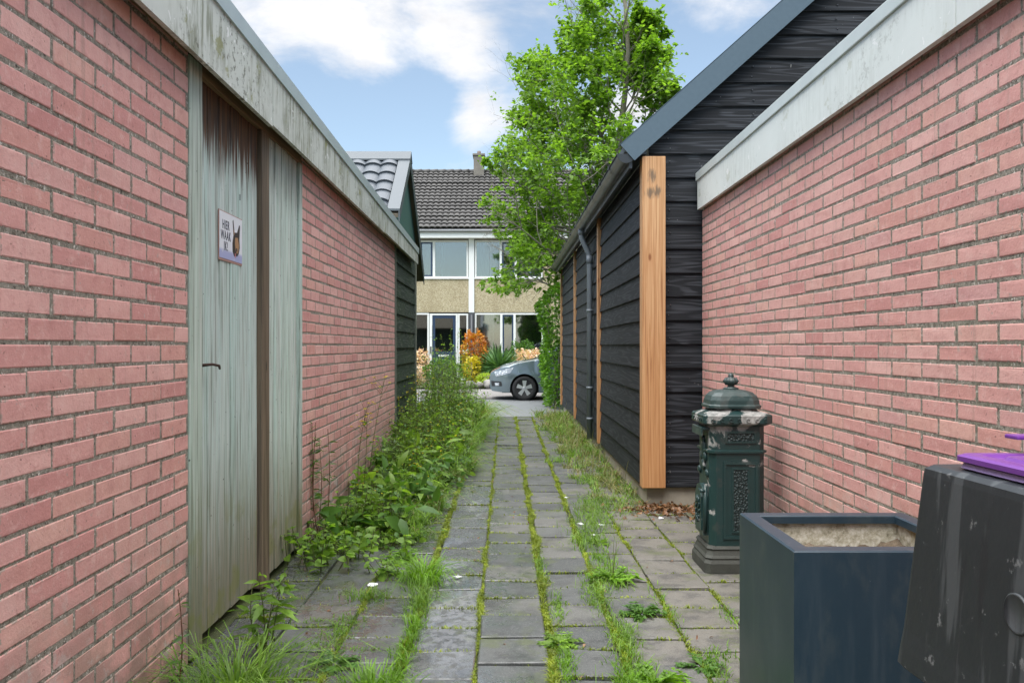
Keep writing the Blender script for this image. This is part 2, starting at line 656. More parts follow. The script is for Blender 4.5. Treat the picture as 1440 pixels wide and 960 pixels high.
def black_board(name, axis, dark, light, grn=None, calm=1.0):
    """stained sawn boards; axis = board direction ('x' or 'y')"""
    m, t, b = new_mat(name)
    o = t.obj()
    r = t.island()
    x, y, z = t.sep(o)
    L = x if axis == 'x' else y
    u = t.math('ADD', t.math('MULTIPLY', L, .42), t.math('MULTIPLY', r, 37))
    w = t.math('ADD', z, t.math('MULTIPLY', r, 11))
    q = t.comb(u, t.math('MULTIPLY', w, 5.5), 0.0)
    # cathedral grain: contour lines of a smooth stretched field
    fld = t.noise(q, 1.25, 2, .5, .3)
    rings = t.math('SINE', t.math('MULTIPLY', fld, 78))
    ring = t.math('MULTIPLY', t.step(rings, -.2, .9), calm)
    fine = t.noise(t.comb(t.math('MULTIPLY', u, .9), t.math('MULTIPLY', w, 45), 0.0), 2.0, 5, .65)
    k = t.math('MULTIPLY', ring, t.step(fine, .35, .6))
    c = t.mix(t.math('MULTIPLY', k, 1.0), dark, light)
    c = t.mix(t.math('MULTIPLY', t.step(fine, .55, .75), .5 * calm), c, light)
    c = t.mix(t.math('MULTIPLY', t.step(t.noise(o, 1.3, 4), .4, .7), .3), c, tuple(v * 1.6 for v in dark))
    if grn:
        c = t.mix(t.math('MULTIPLY', t.step(t.noise(o, 3, 5, .6), .45, .65), .6), c, grn)
    c = t.mix(t.math('MULTIPLY', t.step(t.noise(o, 34, 2, .5), .75, .77), .5), c, (.25, .25, .24))
    t.put(b.inputs['Base Color'], c)
    t.put(b.inputs['Roughness'], t.math('SUBTRACT', .68, t.math('MULTIPLY', k, .16)))
    b.inputs['Specular IOR Level'].default_value = .28
    t.put(b.inputs['Normal'], t.bump(t.math('ADD', t.math('MULTIPLY', ring, .5), fine), .35 * calm, .003))
    return m


M['black_x'] = black_board('black_boards_front', 'x', (.0075, .009, .0115), (.046, .051, .060), None, .95)
M['black_y'] = black_board('black_boards_side', 'y', (.009, .011, .014), (.036, .040, .048), None, .5)
M['green_y'] = black_board('mossy_dark_green_boards', 'y', (.022, .034, .028), (.06, .075, .062), (.04, .06, .035))
M['teal'] = plain('teal_gable_panel', (.045, .12, .10), .6, var=.2, scale=3)
M['concrete'] = plain('concrete_plinth', (.36, .32, .26), .9, var=.3, scale=9, bump=.5)
M['zinc'] = plain('blue_grey_flashing', (.095, .135, .165), .42, .35, var=.12, scale=30)
M['gutter'] = plain('black_gutter', (.03, .034, .038), .32, var=.25, scale=7)
M['pipe'] = plain('grey_downpipe', (.19, .22, .245), .42, var=.15, scale=7)
M['tile_metal'] = plain('grey_metal_tiles', (.075, .09, .105), .45, .0, var=.2, scale=6)
M['ridge_metal'] = plain('grey_metal_ridge', (.09, .108, .12), .5, .0, var=.10, scale=6)
M['soffit'] = plain('dark_brown_soffit', (.10, .085, .06), .8, var=.2, scale=4)
M['dark'] = plain('dark_void', (.012, .012, .012), .9)


def paver_mat():
    m, t, b = new_mat('concrete_pavers')
    o = t.obj()
    r = t.island()
    x, y, z = t.sep(o)
    c = t.ramp(r, (0, (.060, .066, .064)), (.3, (.094, .100, .096)), (.6, (.072, .078, .076)), (.8, (.112, .117, .110)), (1, (.135, .132, .118)))
    # paler, dry pavers on the right
    dry = t.step(t.math('ADD', x, t.math('MULTIPLY', t.noise(o, 1.2, 3), .5)), .78, 1.15)
    c = t.mix(t.math('MULTIPLY', dry, .75), c, (.165, .153, .127))
    c = t.mix(t.math('MULTIPLY', t.step(t.noise(o, 5, 7, .7), .46, .62), .6), c, (.030, .031, .031))
    sp = t.noise(o, 170, 2, .6)
    c = t.mix(t.math('MULTIPLY', t.step(sp, .57, .64), .75), c, (.19, .19, .185))
    c = t.mix(t.math('MULTIPLY', t.step(t.noise(o, 140, 2, .6), .61, .68), .7), c, (.035, .035, .033))
    c = t.mix(t.math('MULTIPLY', t.step(t.noise(o, 4.3, 7, .7), .52, .64), .6), c, (.085, .105, .035))
    # rain film: darker and glossy where it still stands
    wn = t.noise(t.mapping(o, (1.4, .6, 1), (4.1, .3, 0)), 1.5, 4, .55)
    side = t.step(x, .42, -.10)
    near = t.step(y, 15.0, 3.0)
    wet = t.math('MULTIPLY', t.step(wn, .38, .54), t.math('MULTIPLY', side, near))
    # a sheet of water stands on the second column of pavers
    pool = t.math('MULTIPLY', t.math('MULTIPLY', t.step(x, -.52, -.36), t.step(x, -.05, -.16)), t.math('MULTIPLY', t.step(y, 2.9, 3.4), t.step(y, 6.6, 5.0)))
    wet = t.math('MAXIMUM', wet, t.math('MULTIPLY', pool, t.step(t.noise(o, 4, 4), .33, .45)))
    c = t.mix(t.math('MULTIPLY', wet, .3), c, (.05, .053, .057))
    t.put(b.inputs['Base Color'], c)
    pud = t.math('MULTIPLY', t.step(t.noise(o, 22, 4, .6), .35, .55), wet)
    t.put(b.inputs['Roughness'], t.math('SUBTRACT', .58, t.math('MULTIPLY', pud, .50)))
    t.put(b.inputs['Coat Weight'], t.math('MULTIPLY', pud, .9))
    b.inputs['Coat Roughness'].default_value = .10
    h = t.noise(o, 160, 3, .65)
    bn = t.new('ShaderNodeBump')
    t.put(bn.inputs['Height'], t.math('ADD', h, t.math('MULTIPLY', t.noise(o, 24, 4), .7)))
    t.put(bn.inputs['Strength'], t.math('SUBTRACT', .5, t.math('MULTIPLY', pud, .46)))
    bn.inputs['Distance'].default_value = .004
    t.put(b.inputs['Normal'], bn.outputs[0])
    return m


M['paver'] = paver_mat()


def ground_mat(name, cols, scale=6, bump=.6, rough=.95):
    m, t, b = new_mat(name)
    o = t.obj()
    c = t.ramp(t.noise(o, scale, 8, .65), (.3, cols[0]), (.52, cols[1]), (.72, cols[2]))
    c = t.mix(t.math('MULTIPLY', t.step(t.noise(o, scale * 14, 3, .7), .5, .7), .5), c, tuple(v * .4 for v in cols[0]))
    t.put(b.inputs['Base Color'], c)
    b.inputs['Roughness'].default_value = rough
    t.put(b.inputs['Normal'], t.bump(t.noise(o, scale * 10, 6, .7), bump, .02))
    return m


M['soil'] = ground_mat('soil_and_moss', [(.045, .045, .02), (.06, .075, .02), (.09, .12, .022)])
M['ground'] = ground_mat('bare_ground', [(.05, .05, .03), (.07, .075, .035), (.06, .08, .03)], 1.5)
M['road'] = ground_mat('pale_asphalt', [(.18, .19, .195), (.215, .225, .23), (.25, .26, .265)], 3, .25, .6)
M['gutterstrip'] = ground_mat('dark_gutter_bricks', [(.045, .042, .04), (.07, .065, .06), (.09, .08, .07)], 9, .5)
M['sidewalk'] = ground_mat('sidewalk_slabs', [(.16, .15, .14), (.22, .21, .20), (.26, .25, .24)], 5, .4)


def leaf_mat(name, cols, transl=.35, rough=.45, spec=.4):
    m, t, b = new_mat(name)
    r = t.island()
    o = t.obj()
    c = t.ramp(r, *[(i / max(1, len(cols) - 1), p) for i, p in enumerate(cols)])
    c = t.mix(t.math('MULTIPLY', t.noise(o, 1.7, 3), .35), c, tuple(v * .55 for v in cols[0]))
    cl = t.noise(o, 7.0, 4, .65)
    c = t.mix(t.math('MULTIPLY', t.step(cl, .50, .64), .6), c, tuple(min(.9, v * 1.55) for v in cols[len(cols) // 2]))
    c = t.mix(t.math('MULTIPLY', t.step(cl, .46, .34), .5), c, tuple(v * .6 for v in cols[0]))
    t.put(b.inputs['Base Color'], c)
    b.inputs['Roughness'].default_value = rough
    b.inputs['Specular IOR Level'].default_value = spec
    tr = t.new('ShaderNodeBsdfTranslucent')
    t.put(tr.inputs[0], t.mix(1.0, c, (1.5, 1.55, .7), 'MULTIPLY'))
    mx = t.new('ShaderNodeMixShader')
    mx.inputs[0].default_value = transl
    out = m.node_tree.nodes['Material Output']
    m.node_tree.links.new(b.outputs[0], mx.inputs[1])
    m.node_tree.links.new(tr.outputs[0], mx.inputs[2])
    m.node_tree.links.new(mx.outputs[0], out.inputs[0])
    return m


M['leaf_tree'] = leaf_mat('tree_leaves', [(.075, .165, .014), (.135, .26, .024), (.20, .345, .04), (.11, .215, .018)], .5)
M['leaf_weed'] = leaf_mat('weed_leaves', [(.09, .185, .02), (.155, .28, .035), (.22, .36, .05), (.12, .23, .028)], .44)
M['leaf_dark'] = leaf_mat('dark_leaves', [(.045, .12, .02), (.075, .17, .026), (.10, .22, .035)], .35)
M['grass'] = leaf_mat('grass_blades', [(.09, .19, .02), (.14, .26, .035), (.20, .32, .06), (.11, .22, .025)], .4)
M['grass_lush'] = leaf_mat('lush_grass', [(.10, .22, .015), (.16, .31, .025), (.13, .26, .02)], .4)
M['grass_dry'] = leaf_mat('dry_grass', [(.22, .20, .08), (.13, .18, .04), (.30, .26, .13), (.10, .17, .03)], .3)
M['moss'] = leaf_mat('joint_moss', [(.13, .18, .015), (.19, .25, .02), (.26, .31, .03), (.11, .18, .015)], .3)
M['hedge'] = leaf_mat('hedge_leaves', [(.07, .17, .016), (.11, .26, .025), (.17, .35, .035), (.22, .42, .045)], .38, .28, .6)
M['stem'] = plain('green_stems', (.10, .12, .03), .7)
M['stem_red'] = plain('reddish_stems', (.14, .06, .03), .7)
M['yellow'] = leaf_mat('yellow_petals', [(.62, .45, .02), (.75, .58, .04)], .3)
M['bark'] = plain('grey_bark', (.22, .20, .16), .85, var=.35, scale=9, bump=.5)
M['orange_leaf'] = leaf_mat('orange_leaves', [(.50, .11, .02), (.60, .20, .03), (.42, .25, .03), (.55, .15, .02)], .25)
M['gold_leaf'] = leaf_mat('gold_leaves', [(.50, .40, .02), (.62, .50, .03), (.36, .36, .03)], .3)
M['yucca'] = leaf_mat('yucca_blades', [(.05, .12, .04), (.09, .19, .06), (.13, .25, .08)], .15)
M['pink_leaf'] = leaf_mat('pink_cream_leaves', [(.70, .42, .32), (.75, .58, .42), (.55, .30, .22)], .3)
M['lime_leaf'] = leaf_mat('lime_leaves', [(.30, .42, .03), (.40, .52, .05)], .3)
M['litter'] = leaf_mat('brown_litter', [(.16, .07, .03), (.24, .12, .05), (.10, .05, .025), (.30, .18, .09)], .1)
M['white_scrap'] = plain('white_scraps', (.75, .76, .78), .7)
M['white_frame'] = plain('white_window_frame', (.78, .80, .78), .4, var=.05)
M['blue_frame'] = plain('dark_blue_frame', (.022, .045, .095), .35, var=.1)
M['curtain'] = plain('pale_curtain', (.52, .60, .58), .9, var=.1)
M['blind'] = plain('grey_blind', (.16, .20, .19), .7, var=.15)


def glass_mat():
    m, t, b = new_mat('window_glass')
    g = t.new('ShaderNodeBsdfGlossy')
    g.inputs['Roughness'].default_value = .03
    tr = t.new('ShaderNodeBsdfTransparent')
    tr.inputs[0].default_value = (.72, .80, .82, 1)
    fr = t.new('ShaderNodeFresnel')
    fr.inputs[0].default_value = 1.55
    f = t.math('ADD', t.math('MULTIPLY', fr.outputs[0], 1.8), .16, clamp=True)
    mx = t.new('ShaderNodeMixShader')
    L = m.node_tree.links
    L.new(f, mx.inputs[0])
    L.new(tr.outputs[0], mx.inputs[1])
    L.new(g.outputs[0], mx.inputs[2])
    L.new(mx.outputs[0], m.node_tree.nodes['Material Output'].inputs[0])
    return m


M['glass'] = glass_mat()


def pebble_mat():
    m, t, b = new_mat('pebbledash')
    o = t.obj()
    v = t.voronoi(o, 42, out='Color')
    f = t.sep(v)[0]
    c = t.ramp(f, (.1, (.31, .26, .16)), (.5, (.42, .36, .225)), (.9, (.53, .47, .33)))
    c = t.mix(t.math('MULTIPLY', t.step(t.noise(t.mapping(o, (1.6, 1, .5)), 1.3, 5), .45, .7), .4), c, (.27, .215, .12))
    t.put(b.inputs['Base Color'], c)
    b.inputs['Roughness'].default_value = .9
    t.put(b.inputs['Normal'], t.bump(t.voronoi(o, 42), .3, .012))
    return m


M['pebble'] = pebble_mat()


def rooftile_mat():
    m, t, b = new_mat('brown_roof_tiles')
    o = t.obj()
    c = t.ramp(t.noise(o, 1.1, 6, .65), (.3, (.034, .032, .030)), (.6, (.060, .057, .053)), (.8, (.09, .085, .075)))
    c = t.mix(t.math('MULTIPLY', t.step(t.noise(o, 9, 5, .7), .56, .7), .5), c, (.14, .14, .12))
    t.put(b.inputs['Base Color'], c)
    b.inputs['Roughness'].default_value = .6
    return m


M['roof_tile'] = rooftile_mat()


# ------------------------------------------------------------------ the setting
def sheet(name, x0, x1, y0, y1, z, mat, kind='structure'):
    mb = MB()
    mb.add([(x0, y0, z), (x1, y0, z), (x1, y1, z), (x0, y1, z)], [(0, 1, 2, 3)])
    o = mb.build(name, mat)
    o['kind'] = kind
    return o


sheet('ground', -600, 600, -200, 1500, -.055, M['ground'])
sheet('soil', -1.9, 2.4, -2.5, 15.55, -.018, M['soil'])
sheet('road', -60, 60, 15.42, 20.55, -.004, M['road'])
sheet('gutter_strip', -60, 60, 20.55, 20.85, .0, M['gutterstrip'])
sheet('sidewalk', -60, 60, 20.85, 25.2, .004, M['sidewalk'])
sheet('garden_soil', -60, 60, 25.2, 31, .05, M['soil'])

# joint positions of the paver columns
JX = [-1.30, -1.02, -.72, -.425, -.118, .200, .500, .800, 1.10, 1.40, 1.63]


def paver(mb, x0, x1, y0, y1, gap=.009):
    g = gap / 2
    dz = [random.gauss(0, .0034) for _ in range(4)]
    base = random.gauss(0, .0035)
    b = .006
    j = lambda: random.gauss(0, .0012)
    c = [(x0 + g + j(), y0 + g + j()), (x1 - g + j(), y0 + g + j()), (x1 - g + j(), y1 - g + j()), (x0 + g + j(), y1 - g + j())]
    ins = [(b, b), (-b, b), (-b, -b), (b, -b)]
    top = [(c[i][0] + ins[i][0], c[i][1] + ins[i][1], base + dz[i]) for i in range(4)]
    ch = [(c[i][0], c[i][1], base + dz[i] - b * .7) for i in range(4)]
    bt = [(c[i][0], c[i][1], -.05) for i in range(4)]
    fs = [(8, 9, 10, 11)]
    for k in range(4):
        n = (k + 1) % 4
        fs += [(k, n, 4 + n, 4 + k), (4 + k, 4 + n, 8 + n, 8 + k)]
    mb.add(bt + ch + top, fs)


ROWS = {}
mb = MB()
for ci in range(len(JX) - 1):
    x0, x1 = JX[ci], JX[ci + 1]
    y = -2.0 + (ci % 2) * .15 + random.uniform(-.02, .02)
    ROWS[ci] = []
    while y < 15.35:
        L = .30 if x0 < 1.0 else .30
        y1 = min(y + L, 15.42)
        ok = True
        if x0 >= 1.10 and y > 6.55:
            ok = False
        if x0 >= .80 and y > 6.9 and x1 > 1.12:
            ok = False
        if ok and y1 - y > .1:
            gx0 = .012 if ci in (3, 5, 6) else 0
            paver(mb, x0 + (.012 if ci in (5, 6, 3) else 0), x1 - (.012 if ci in (2, 4, 5) else 0), y, y1, .012)
            ROWS[ci].append(y)
        y = y1
path = mb.build('path', M['paver'])
path['kind'] = 'structure'


# ------------------------------------------------------------------ brick walls
def brick_wall(name, parent, X, facing, y0, y1, z0, z1, BL, CH, phase=0.0, thick=.1, depth=.012, yref=0.0):
    """running-bond wall in the plane x=X, outer side towards `facing` (+1/-1)"""
    mb = MB()
    jt = .0124
    s = facing
    mb.box(min(X - s * .0014, X - s * thick), max(X - s * .0014, X - s * thick), y0 + .002, y1 - .002, z0, z1, 1)
    inner = []
    nrow = int(math.ceil((z1 - z0) / CH))
    for r in range(nrow):
        za, zb = z0 + r * CH, min(z0 + (r + 1) * CH - jt, z1)
        if zb - za < .02:
            continue
        k0 = math.floor((y0 - yref) / BL) - 1
        off = (BL * .5 if r % 2 else 0) + phase
        wob = random.gauss(0, .001)
        y = yref + k0 * BL + off
        while y < y1:
            a, b = max(y, y0), min(y + BL - jt, y1)
            y += BL
            if b - a < .025:
                continue
            j = lambda q=.0016: random.gauss(0, q)
            pr = max(-.0006, random.gauss(.0004, .0008))
            aa, bb = a + j(), b + j()
            z_a, z_b = za + wob + j(), zb + wob + j()
            e = .0035
            ii = .011
            q4 = ((aa, z_a), (bb, z_a), (bb, z_b), (aa, z_b))
            sg4 = ((1, 1), (-1, 1), (-1, -1), (1, -1))
            bk = [(X - s * depth, u, v) for u, v in q4]
            ch = [(X + s * (pr - .0016), u, v) for u, v in q4]
            fr = [(X + s * pr, u + e * p, v + e * q) for (u, v), (p, q) in zip(q4, sg4)]
            inn = [(X + s * (pr + j(.0003)), u + min(ii, (bb - aa) * .3) * p, v + ii * q) for (u, v), (p, q) in zip(q4, sg4)]
            fs = [(12, 13, 14, 15)]
            for k in range(4):
                n = (k + 1) % 4
                fs += [(k, n, 4 + n, 4 + k), (4 + k, 4 + n, 8 + n, 8 + k), (8 + k, 8 + n, 12 + n, 12 + k)]
            mb.add(bk + ch + fr + inn, fs, 0)
            inner += [0.0] * 12 + [1.0] * 4
    o = mb.build(name, [M['brick'], M['mortar']], parent)
    at = o.data.attributes.new('inner', 'FLOAT', 'POINT')
    at.data.foreach_set('value', [0.0] * (len(o.data.vertices) - len(inner)) + inner)
    return o


# ---------- left garage
XL = -1.30
gl = thing('brick_garage', 'pink painted brick garage with a weathered green plank door, left of the path', 'garage', (XL - .5, 4, 0))
brick_wall('brick_wall', gl, XL, 1, -1.2, 3.40, 0, 2.56, .2512, .0732, 0, yref=3.40 + .115)
brick_wall('brick_wall', gl, XL, 1, 5.31, 9.77, 0, 2.56, .2512, .0732, 0, yref=5.31)
mb = MB()
# body behind the wall, and the flat roof
mb.box(XL - 3.4, XL - .102, -1.2, 3.38, 0, 2.5)
mb.box(XL - 3.4, XL - .102, 5.33, 9.75, 0, 2.5)
mb.box(XL - 3.4, XL - .30, 3.382, 5.328, 0, 2.5)
mb.build('wall', M['dark'], gl)


def sloped_bar(mb, x0, x1, ya, yb, za0, za1, zb0, zb1, mi=0):
    mb.hexa([(x0, ya, za0), (x1, ya, za0), (x1, yb, zb0), (x0, yb, zb0), (x0, ya, za1), (x1, ya, za1), (x1, yb, zb1), (x0, yb, zb1)], mi)


XF = -1.21
ya, yb = -1.2, 11.55
zt = lambda y: 2.81 - (y - 3.61) * (2.81 - 2.667) / (11.55 - 3.61)
zm = lambda y: zt(y) - .066
mb = MB()
for (p, q) in ((-1.2, 4.32), (4.326, 8.4), (8.406, 11.55)):
    sloped_bar(mb, XF - .022, XF, p, q, 2.455, zm(p), 2.444, zm(q))
mb.build('fascia', M['fascia_dirty'], gl)
mb = MB()
sloped_bar(mb, XF - .10, XF + .012, ya, yb + .02, zm(ya) - .012, zt(ya), zm(yb) - .012, zt(yb))
mb.build('roof_trim', M['trim_metal'], gl)
mb = MB()
mb.box(XL - .02, XF - .024, ya, 3.38, 2.50, 2.52)
mb.box(XL - .02, XF - .024, 5.34, yb - .01, 2.50, 2.52)
mb.box(XL - .12, XF - .024, 3.38, 5.34, 2.518, 2.54)
mb.build('soffit_board', M['beam'], gl)
mb = MB()
sloped_bar(mb, XL - 3.4, XF - .102, ya, 9.8, 2.6, zt(ya) - .05, 2.55, zt(9.8) - .05)
mb.build('roof', M['roof_felt'], gl)

# door opening
mb = MB()
mb.box(XL - .07, XL + .006, 3.402, 3.545, .01, 2.50, 0, .004)
mb.build('door_jamb', M['jamb'], gl)
mb = MB()
mb.box(XL - .06, XL - .004, 3.55, 5.30, 2.465, 2.515, 0, .004)
mb.build('lintel', M['beam'], gl)
mb = MB()
mb.box(XL - .09, XL - .002, 4.445, 4.585, .0, 2.464, 0, .005)
mb.build('door_post', M['old_wood'], gl)
tag(gl.children[-1], 'dark weathered post beside the door')


def planks(mb, x, y0, y1, z0, z1, n, th=.022, g=.006):
    w = (y1 - y0) / n
    for i in range(n):
        a, b = y0 + i * w + g / 2, y0 + (i + 1) * w - g / 2
        dx = random.gauss(0, .0018)
        e = .006
        poly = [(x - th, a), (x - e + dx, a), (x + dx, a + e), (x + dx, b - e), (x - e + dx, b), (x - th, b)]
        vs = [(u, v, z0 + random.uniform(0, .008)) for u, v in poly] + [(u, v, z1) for u, v in poly]
        k = len(poly)
        mb.add(vs, [list(range(k))[::-1], list(range(k, 2 * k))] + [(q, (q + 1) % k, k + (q + 1) % k, k + q) for q in range(k)])


mb = MB()
planks(mb, XL - .028, 3.552, 4.438, .035, 2.462, 6)
door = mb.build('door', M['door'], gl)
mb = MB()
mb.box(XL - .075, XL - .052, 3.56, 4.43, .2, 2.3)
mb.build('door_batten', M['dark'], door)
mb = MB()
mb.tube([(XL - .03, 3.585, 1.215), (XL + .004, 3.59, 1.22), (XL + .022, 3.62, 1.222), (XL + .024, 3.70, 1.214), (XL + .016, 3.73, 1.200)], [.007, .007, .006, .006, .005], 8)
mb.box(XL - .028, XL - .022, 3.57, 3.60, 1.18, 1.26)
mb.build('handle', plain('rusty_iron', (.06, .035, .025), .7, .5), door)
mb = MB()
mb.box(XL - .0278, XL - .025, 4.135, 4.15, 2.03, 2.06)
mb.build('keyhole', M['dark'], door)
mb = MB()
planks(mb, XL - .012, 4.592, 5.235, .03, 2.462, 5)
mb.box(XL - .05, XL + .004, 5.24, 5.305, .01, 2.462, 0, .004)
mb.build('side_panel', M['panel'], gl)

# sign on the door: a thing of its own
sg = thing('warning_sign', 'small white metal sign with a dog and the words HIER WAAK IK, on the door', 'sign', (XL - .0255, 4.0, 1.82))
sw, sh = .34, .235


def sign_poly(name, pts, mat, d, parent=sg, mats=None):
    mb = MB()
    n = len(pts)
    mb.add([(d, u, v) for u, v in pts] + [(d - .0006, u, v) for u, v in pts], [list(range(n)), list(range(n, 2 * n))[::-1]] + [(i, (i + 1) % n, n + (i + 1) % n, n + i) for i in range(n)])
    return mb.build(name, mat, parent, world=False)


mb = MB()
mb.box(-.001, .003, -sw / 2, sw / 2, -sh / 2, sh / 2, 0, .0012)
mb.build('sign_plate', plain('rust_edge', (.40, .24, .20), .5), sg, world=False)


def sign_face_mat():
    m, t, b = new_mat('sign_face')
    z = t.sep(t.obj())[2]
    c = t.mix(t.step(z, -.075, -.055), (.42, .45, .68), (.80, .82, .86))
    c = t.mix(t.step(t.noise(t.obj(), 30, 4), .62, .7), c, (.70, .70, .74))
    t.put(b.inputs['Base Color'], c)
    b.inputs['Roughness'].default_value = .3
    return m


sign_poly('sign_face', [(-sw / 2 + .005, -sh / 2 + .012), (sw / 2 - .005, -sh / 2 + .012), (sw / 2 - .005, sh / 2 - .005), (-sw / 2 + .005, sh / 2 - .005)], sign_face_mat(), .0042)
ink = plain('sign_ink', (.03, .035, .06), .5)
for txt, u, v, s in (('HIER', -.078, .052, .052), ('WAAK', -.078, .002, .052), ('IK!', -.078, -.048, .052)):
    cu = bpy.data.curves.new('lettering', 'FONT')
    cu.body = txt
    cu.size = s
    cu.align_x = 'CENTER'
    cu.align_y = 'CENTER'
    cu.space_character = 1.18
    cu.offset = .0007
    cu.extrude = .0003
    cu.materials.append(ink)
    tmp = bpy.data.objects.new('lettering', cu)
    COL.objects.link(tmp)
    bpy.context.view_layer.update()
    me = bpy.data.meshes.new_from_object(tmp.evaluated_get(bpy.context.evaluated_depsgraph_get()))
    bpy.data.objects.remove(tmp)
    o = bpy.data.objects.new('lettering', me)
    COL.objects.link(o)
    o.parent = sg
    o.location = (.0048, u, v)
    o.rotation_euler = (R(90), 0, R(90))
    o.scale = (.80, 1.15, 1)
dog_d = plain('dog_dark', (.05, .04, .035), .5)
dog_t = plain('dog_tan', (.42, .25, .13), .5)
du = .075
sign_poly('dog_head', [(du - .055, .088), (du - .045, .095), (du - .028, .035), (du + .012, .04), (du + .045, .082), (du + .055, .078), (du + .047, .01), (du + .052, -.03), (du + .036, -.062), (du + .012, -.078),
                       (du - .010, -.075), (du - .032, -.082), (du - .055, -.06), (du - .058, -.02), (du - .042, .02)], dog_d, .0049)
sign_poly('dog_muzzle', [(du - .018, .012), (du + .02, .015), (du + .038, -.02), (du + .026, -.055), (du + .006, -.066), (du - .012, -.05), (du - .022, -.02)], dog_t, .0056)
sign_poly('dog_muzzle', [(du - .044, .045), (du - .034, .048), (du - .03, .025), (du - .04, .022)], dog_t, .0056)
sign_poly('dog_nose', [(du - .006, -.038), (du + .010, -.038), (du + .012, -.050), (du + .002, -.056), (du - .008, -.050)], ink, .0062)
sign_poly('dog_tongue', [(du - .024, -.066), (du - .012, -.064), (du - .012, -.086), (du - .022, -.088)], plain('dog_tongue', (.55, .2, .22), .5), .0056)


# ---------- dark boards and gable shed at the end of the left garage
def weatherboards(mb, axis, p0, p1, plane, out, z0, z1, BH=.195, top=None, lap=.022, butt=None):
    """lapped boards; axis 'x' or 'y' is the board direction, `plane` the wall plane, `out` the outward sign.
    top(z) -> (p0,p1) limits for gables"""
    n = int(math.ceil((z1 - z0) / BH))
    for i in range(n):
        a, b = z0 + i * BH, min(z0 + (i + 1) * BH + .012, z1)
        j = random.gauss(0, .0015)

        def lim(z):
            return top(z) if top else (p0, p1)
        (l0, r0), (l1, r1) = lim(a), lim(b)
        if r0 - l0 < .05:
            continue
        if r1 < l1:
            l1 = r1 = (l1 + r1) / 2
        prof = [(0, 0), (lap + j, .0), (lap + .002 + j, .006), (.004, b - a), (0, b - a)]
        # left end, then right end of the board
        vs = []
        for (pa, pb) in ((l0, l1), (r0, r1)):
            for d, h in prof:
                f = h / (b - a)
                p = pa * (1 - f) + pb * f
                q = plane + out * d
                vs.append((p, q, a + h) if axis == 'x' else (q, p, a + h))
        k = len(prof)
        mb.add(vs, [list(range(k)), list(range(k, 2 * k))[::-1]] + [(q, k + q, k + (q + 1) % k, (q + 1) % k) for q in range(k)])


def wave_roof(mb, O, U, V, lu, lv, pu, pv, amp, step, nu=8, nv=3, clipu=None):
    """tiled roof surface: O origin at eave, U along the eave, V up the slope (unit vectors)"""
    O, U, V = Vector(O), Vector(U).normalized(), Vector(V).normalized()
    N = U.cross(V)
    if N.z < 0:
        N = -N
    ncu = max(1, round(lu / pu))
    ncv = max(1, round(lv / pv))
    us = [i * lu / (ncu * nu) for i in range(ncu * nu + 1)]
    rows = []
    for r in range(ncv):
        y0, y1 = r * lv / ncv, (r + 1) * lv / ncv
        jit = random.gauss(0, step * .12)
        rows += [(y0 - .001 * 0, 0.0, jit), (y0 + .0015, step, jit), ((y0 + y1) / 2, step * .5, jit), (y1 - .001, .05 * step, jit)]
    vs, fs = [], []
    m = len(us)
    for (v, hgt, jit) in rows:
        for u in us:
            ph = (u / (lu / ncu)) % 1.0
            w = amp * (abs(math.sin(math.pi * ph)) ** .8) if True else 0
            vs.append(O + U * u + V * v + N * (w + hgt + jit))
    for r in range(len(rows) - 1):
        for i in range(m - 1):
            fs.append((r * m + i, r * m + i + 1, (r + 1) * m + i + 1, (r + 1) * m + i))
    mb.add(vs, fs, 0, False)


gs = thing('garden_shed', 'dark green boarded shed with a grey metal tile roof, behind the left garage', 'shed', (-2.5, 11, 0))
XG = -1.315
ay, az = 11.03, 3.78
ey, ez = 12.89, 2.35
sl = (az - ez) / (ey - ay)
ny = 9.85
nz = az - (ay - ny) * sl
mb = MB()
weatherboards(mb, 'y', 9.84, 11.93, XG, 1, .05, 2.70, .205)
mb.build('wall', M['green_y'], gs)
mb = MB()
weatherboards(mb, 'y', 12.06, 12.55, XG - .05, 1, .05, 2.6, .205)
mb.box(-5.2, XG - .052, 12.0, 12.55, 0, 2.5)
mb.box(-5.2, XG - .004, 9.86, 11.98, 0, 2.62)
mb.build('wall', M['green_y'], gs)
mb = MB()
mb.box(XG - .03, XG + .032, 11.94, 12.05, 0, 2.6)
post_m = plain('grey_green_post', (.17, .19, .15), .7, var=.3)
mb.build('corner_post', post_m, gs)
mb = MB()
mb.box(XG - .03, XG + .028, 9.78, 9.83, 0, 2.6)
mb.build('corner_post', post_m, gs)
mb = MB()
mb.prism([(9.9, 2.72), (12.55, 2.55), (12.55, ez + .3), (ay, az - .08), (9.9, nz - .03)], 'x', XG - .03, XG - .002)
mb.build('gable_panel', M['teal'], gs)
# roof: two slopes
th = .05
cosn = math.cos(math.atan(sl))
mb = MB()
wave_roof(mb, (-5.2, ny, nz + .02), (1, 0, 0), (0, 1, sl), 5.2 - 1.25 - .02 - .14, (ay - ny) / cosn, .215, .27, .034, .028)
mb.build('roof', M['tile_metal'], gs)
mb = MB()
mb.hexa([(-5.2, ny, nz - .04), (-1.27, ny, nz - .04), (-1.27, ay, az - .04), (-5.2, ay, az - .04), (-5.2, ny, nz), (-1.27, ny, nz), (-1.27, ay, az), (-5.2, ay, az)])
mb.hexa([(-5.2, ay, az - .04), (-1.27, ay, az - .04), (-1.27, ey, ez - .04), (-5.2, ey, ez - .04), (-5.2, ay, az), (-1.27, ay, az), (-1.27, ey, ez), (-5.2, ey, ez)])
mb.build('roof_deck', M['soffit'], gs)
mb = MB()
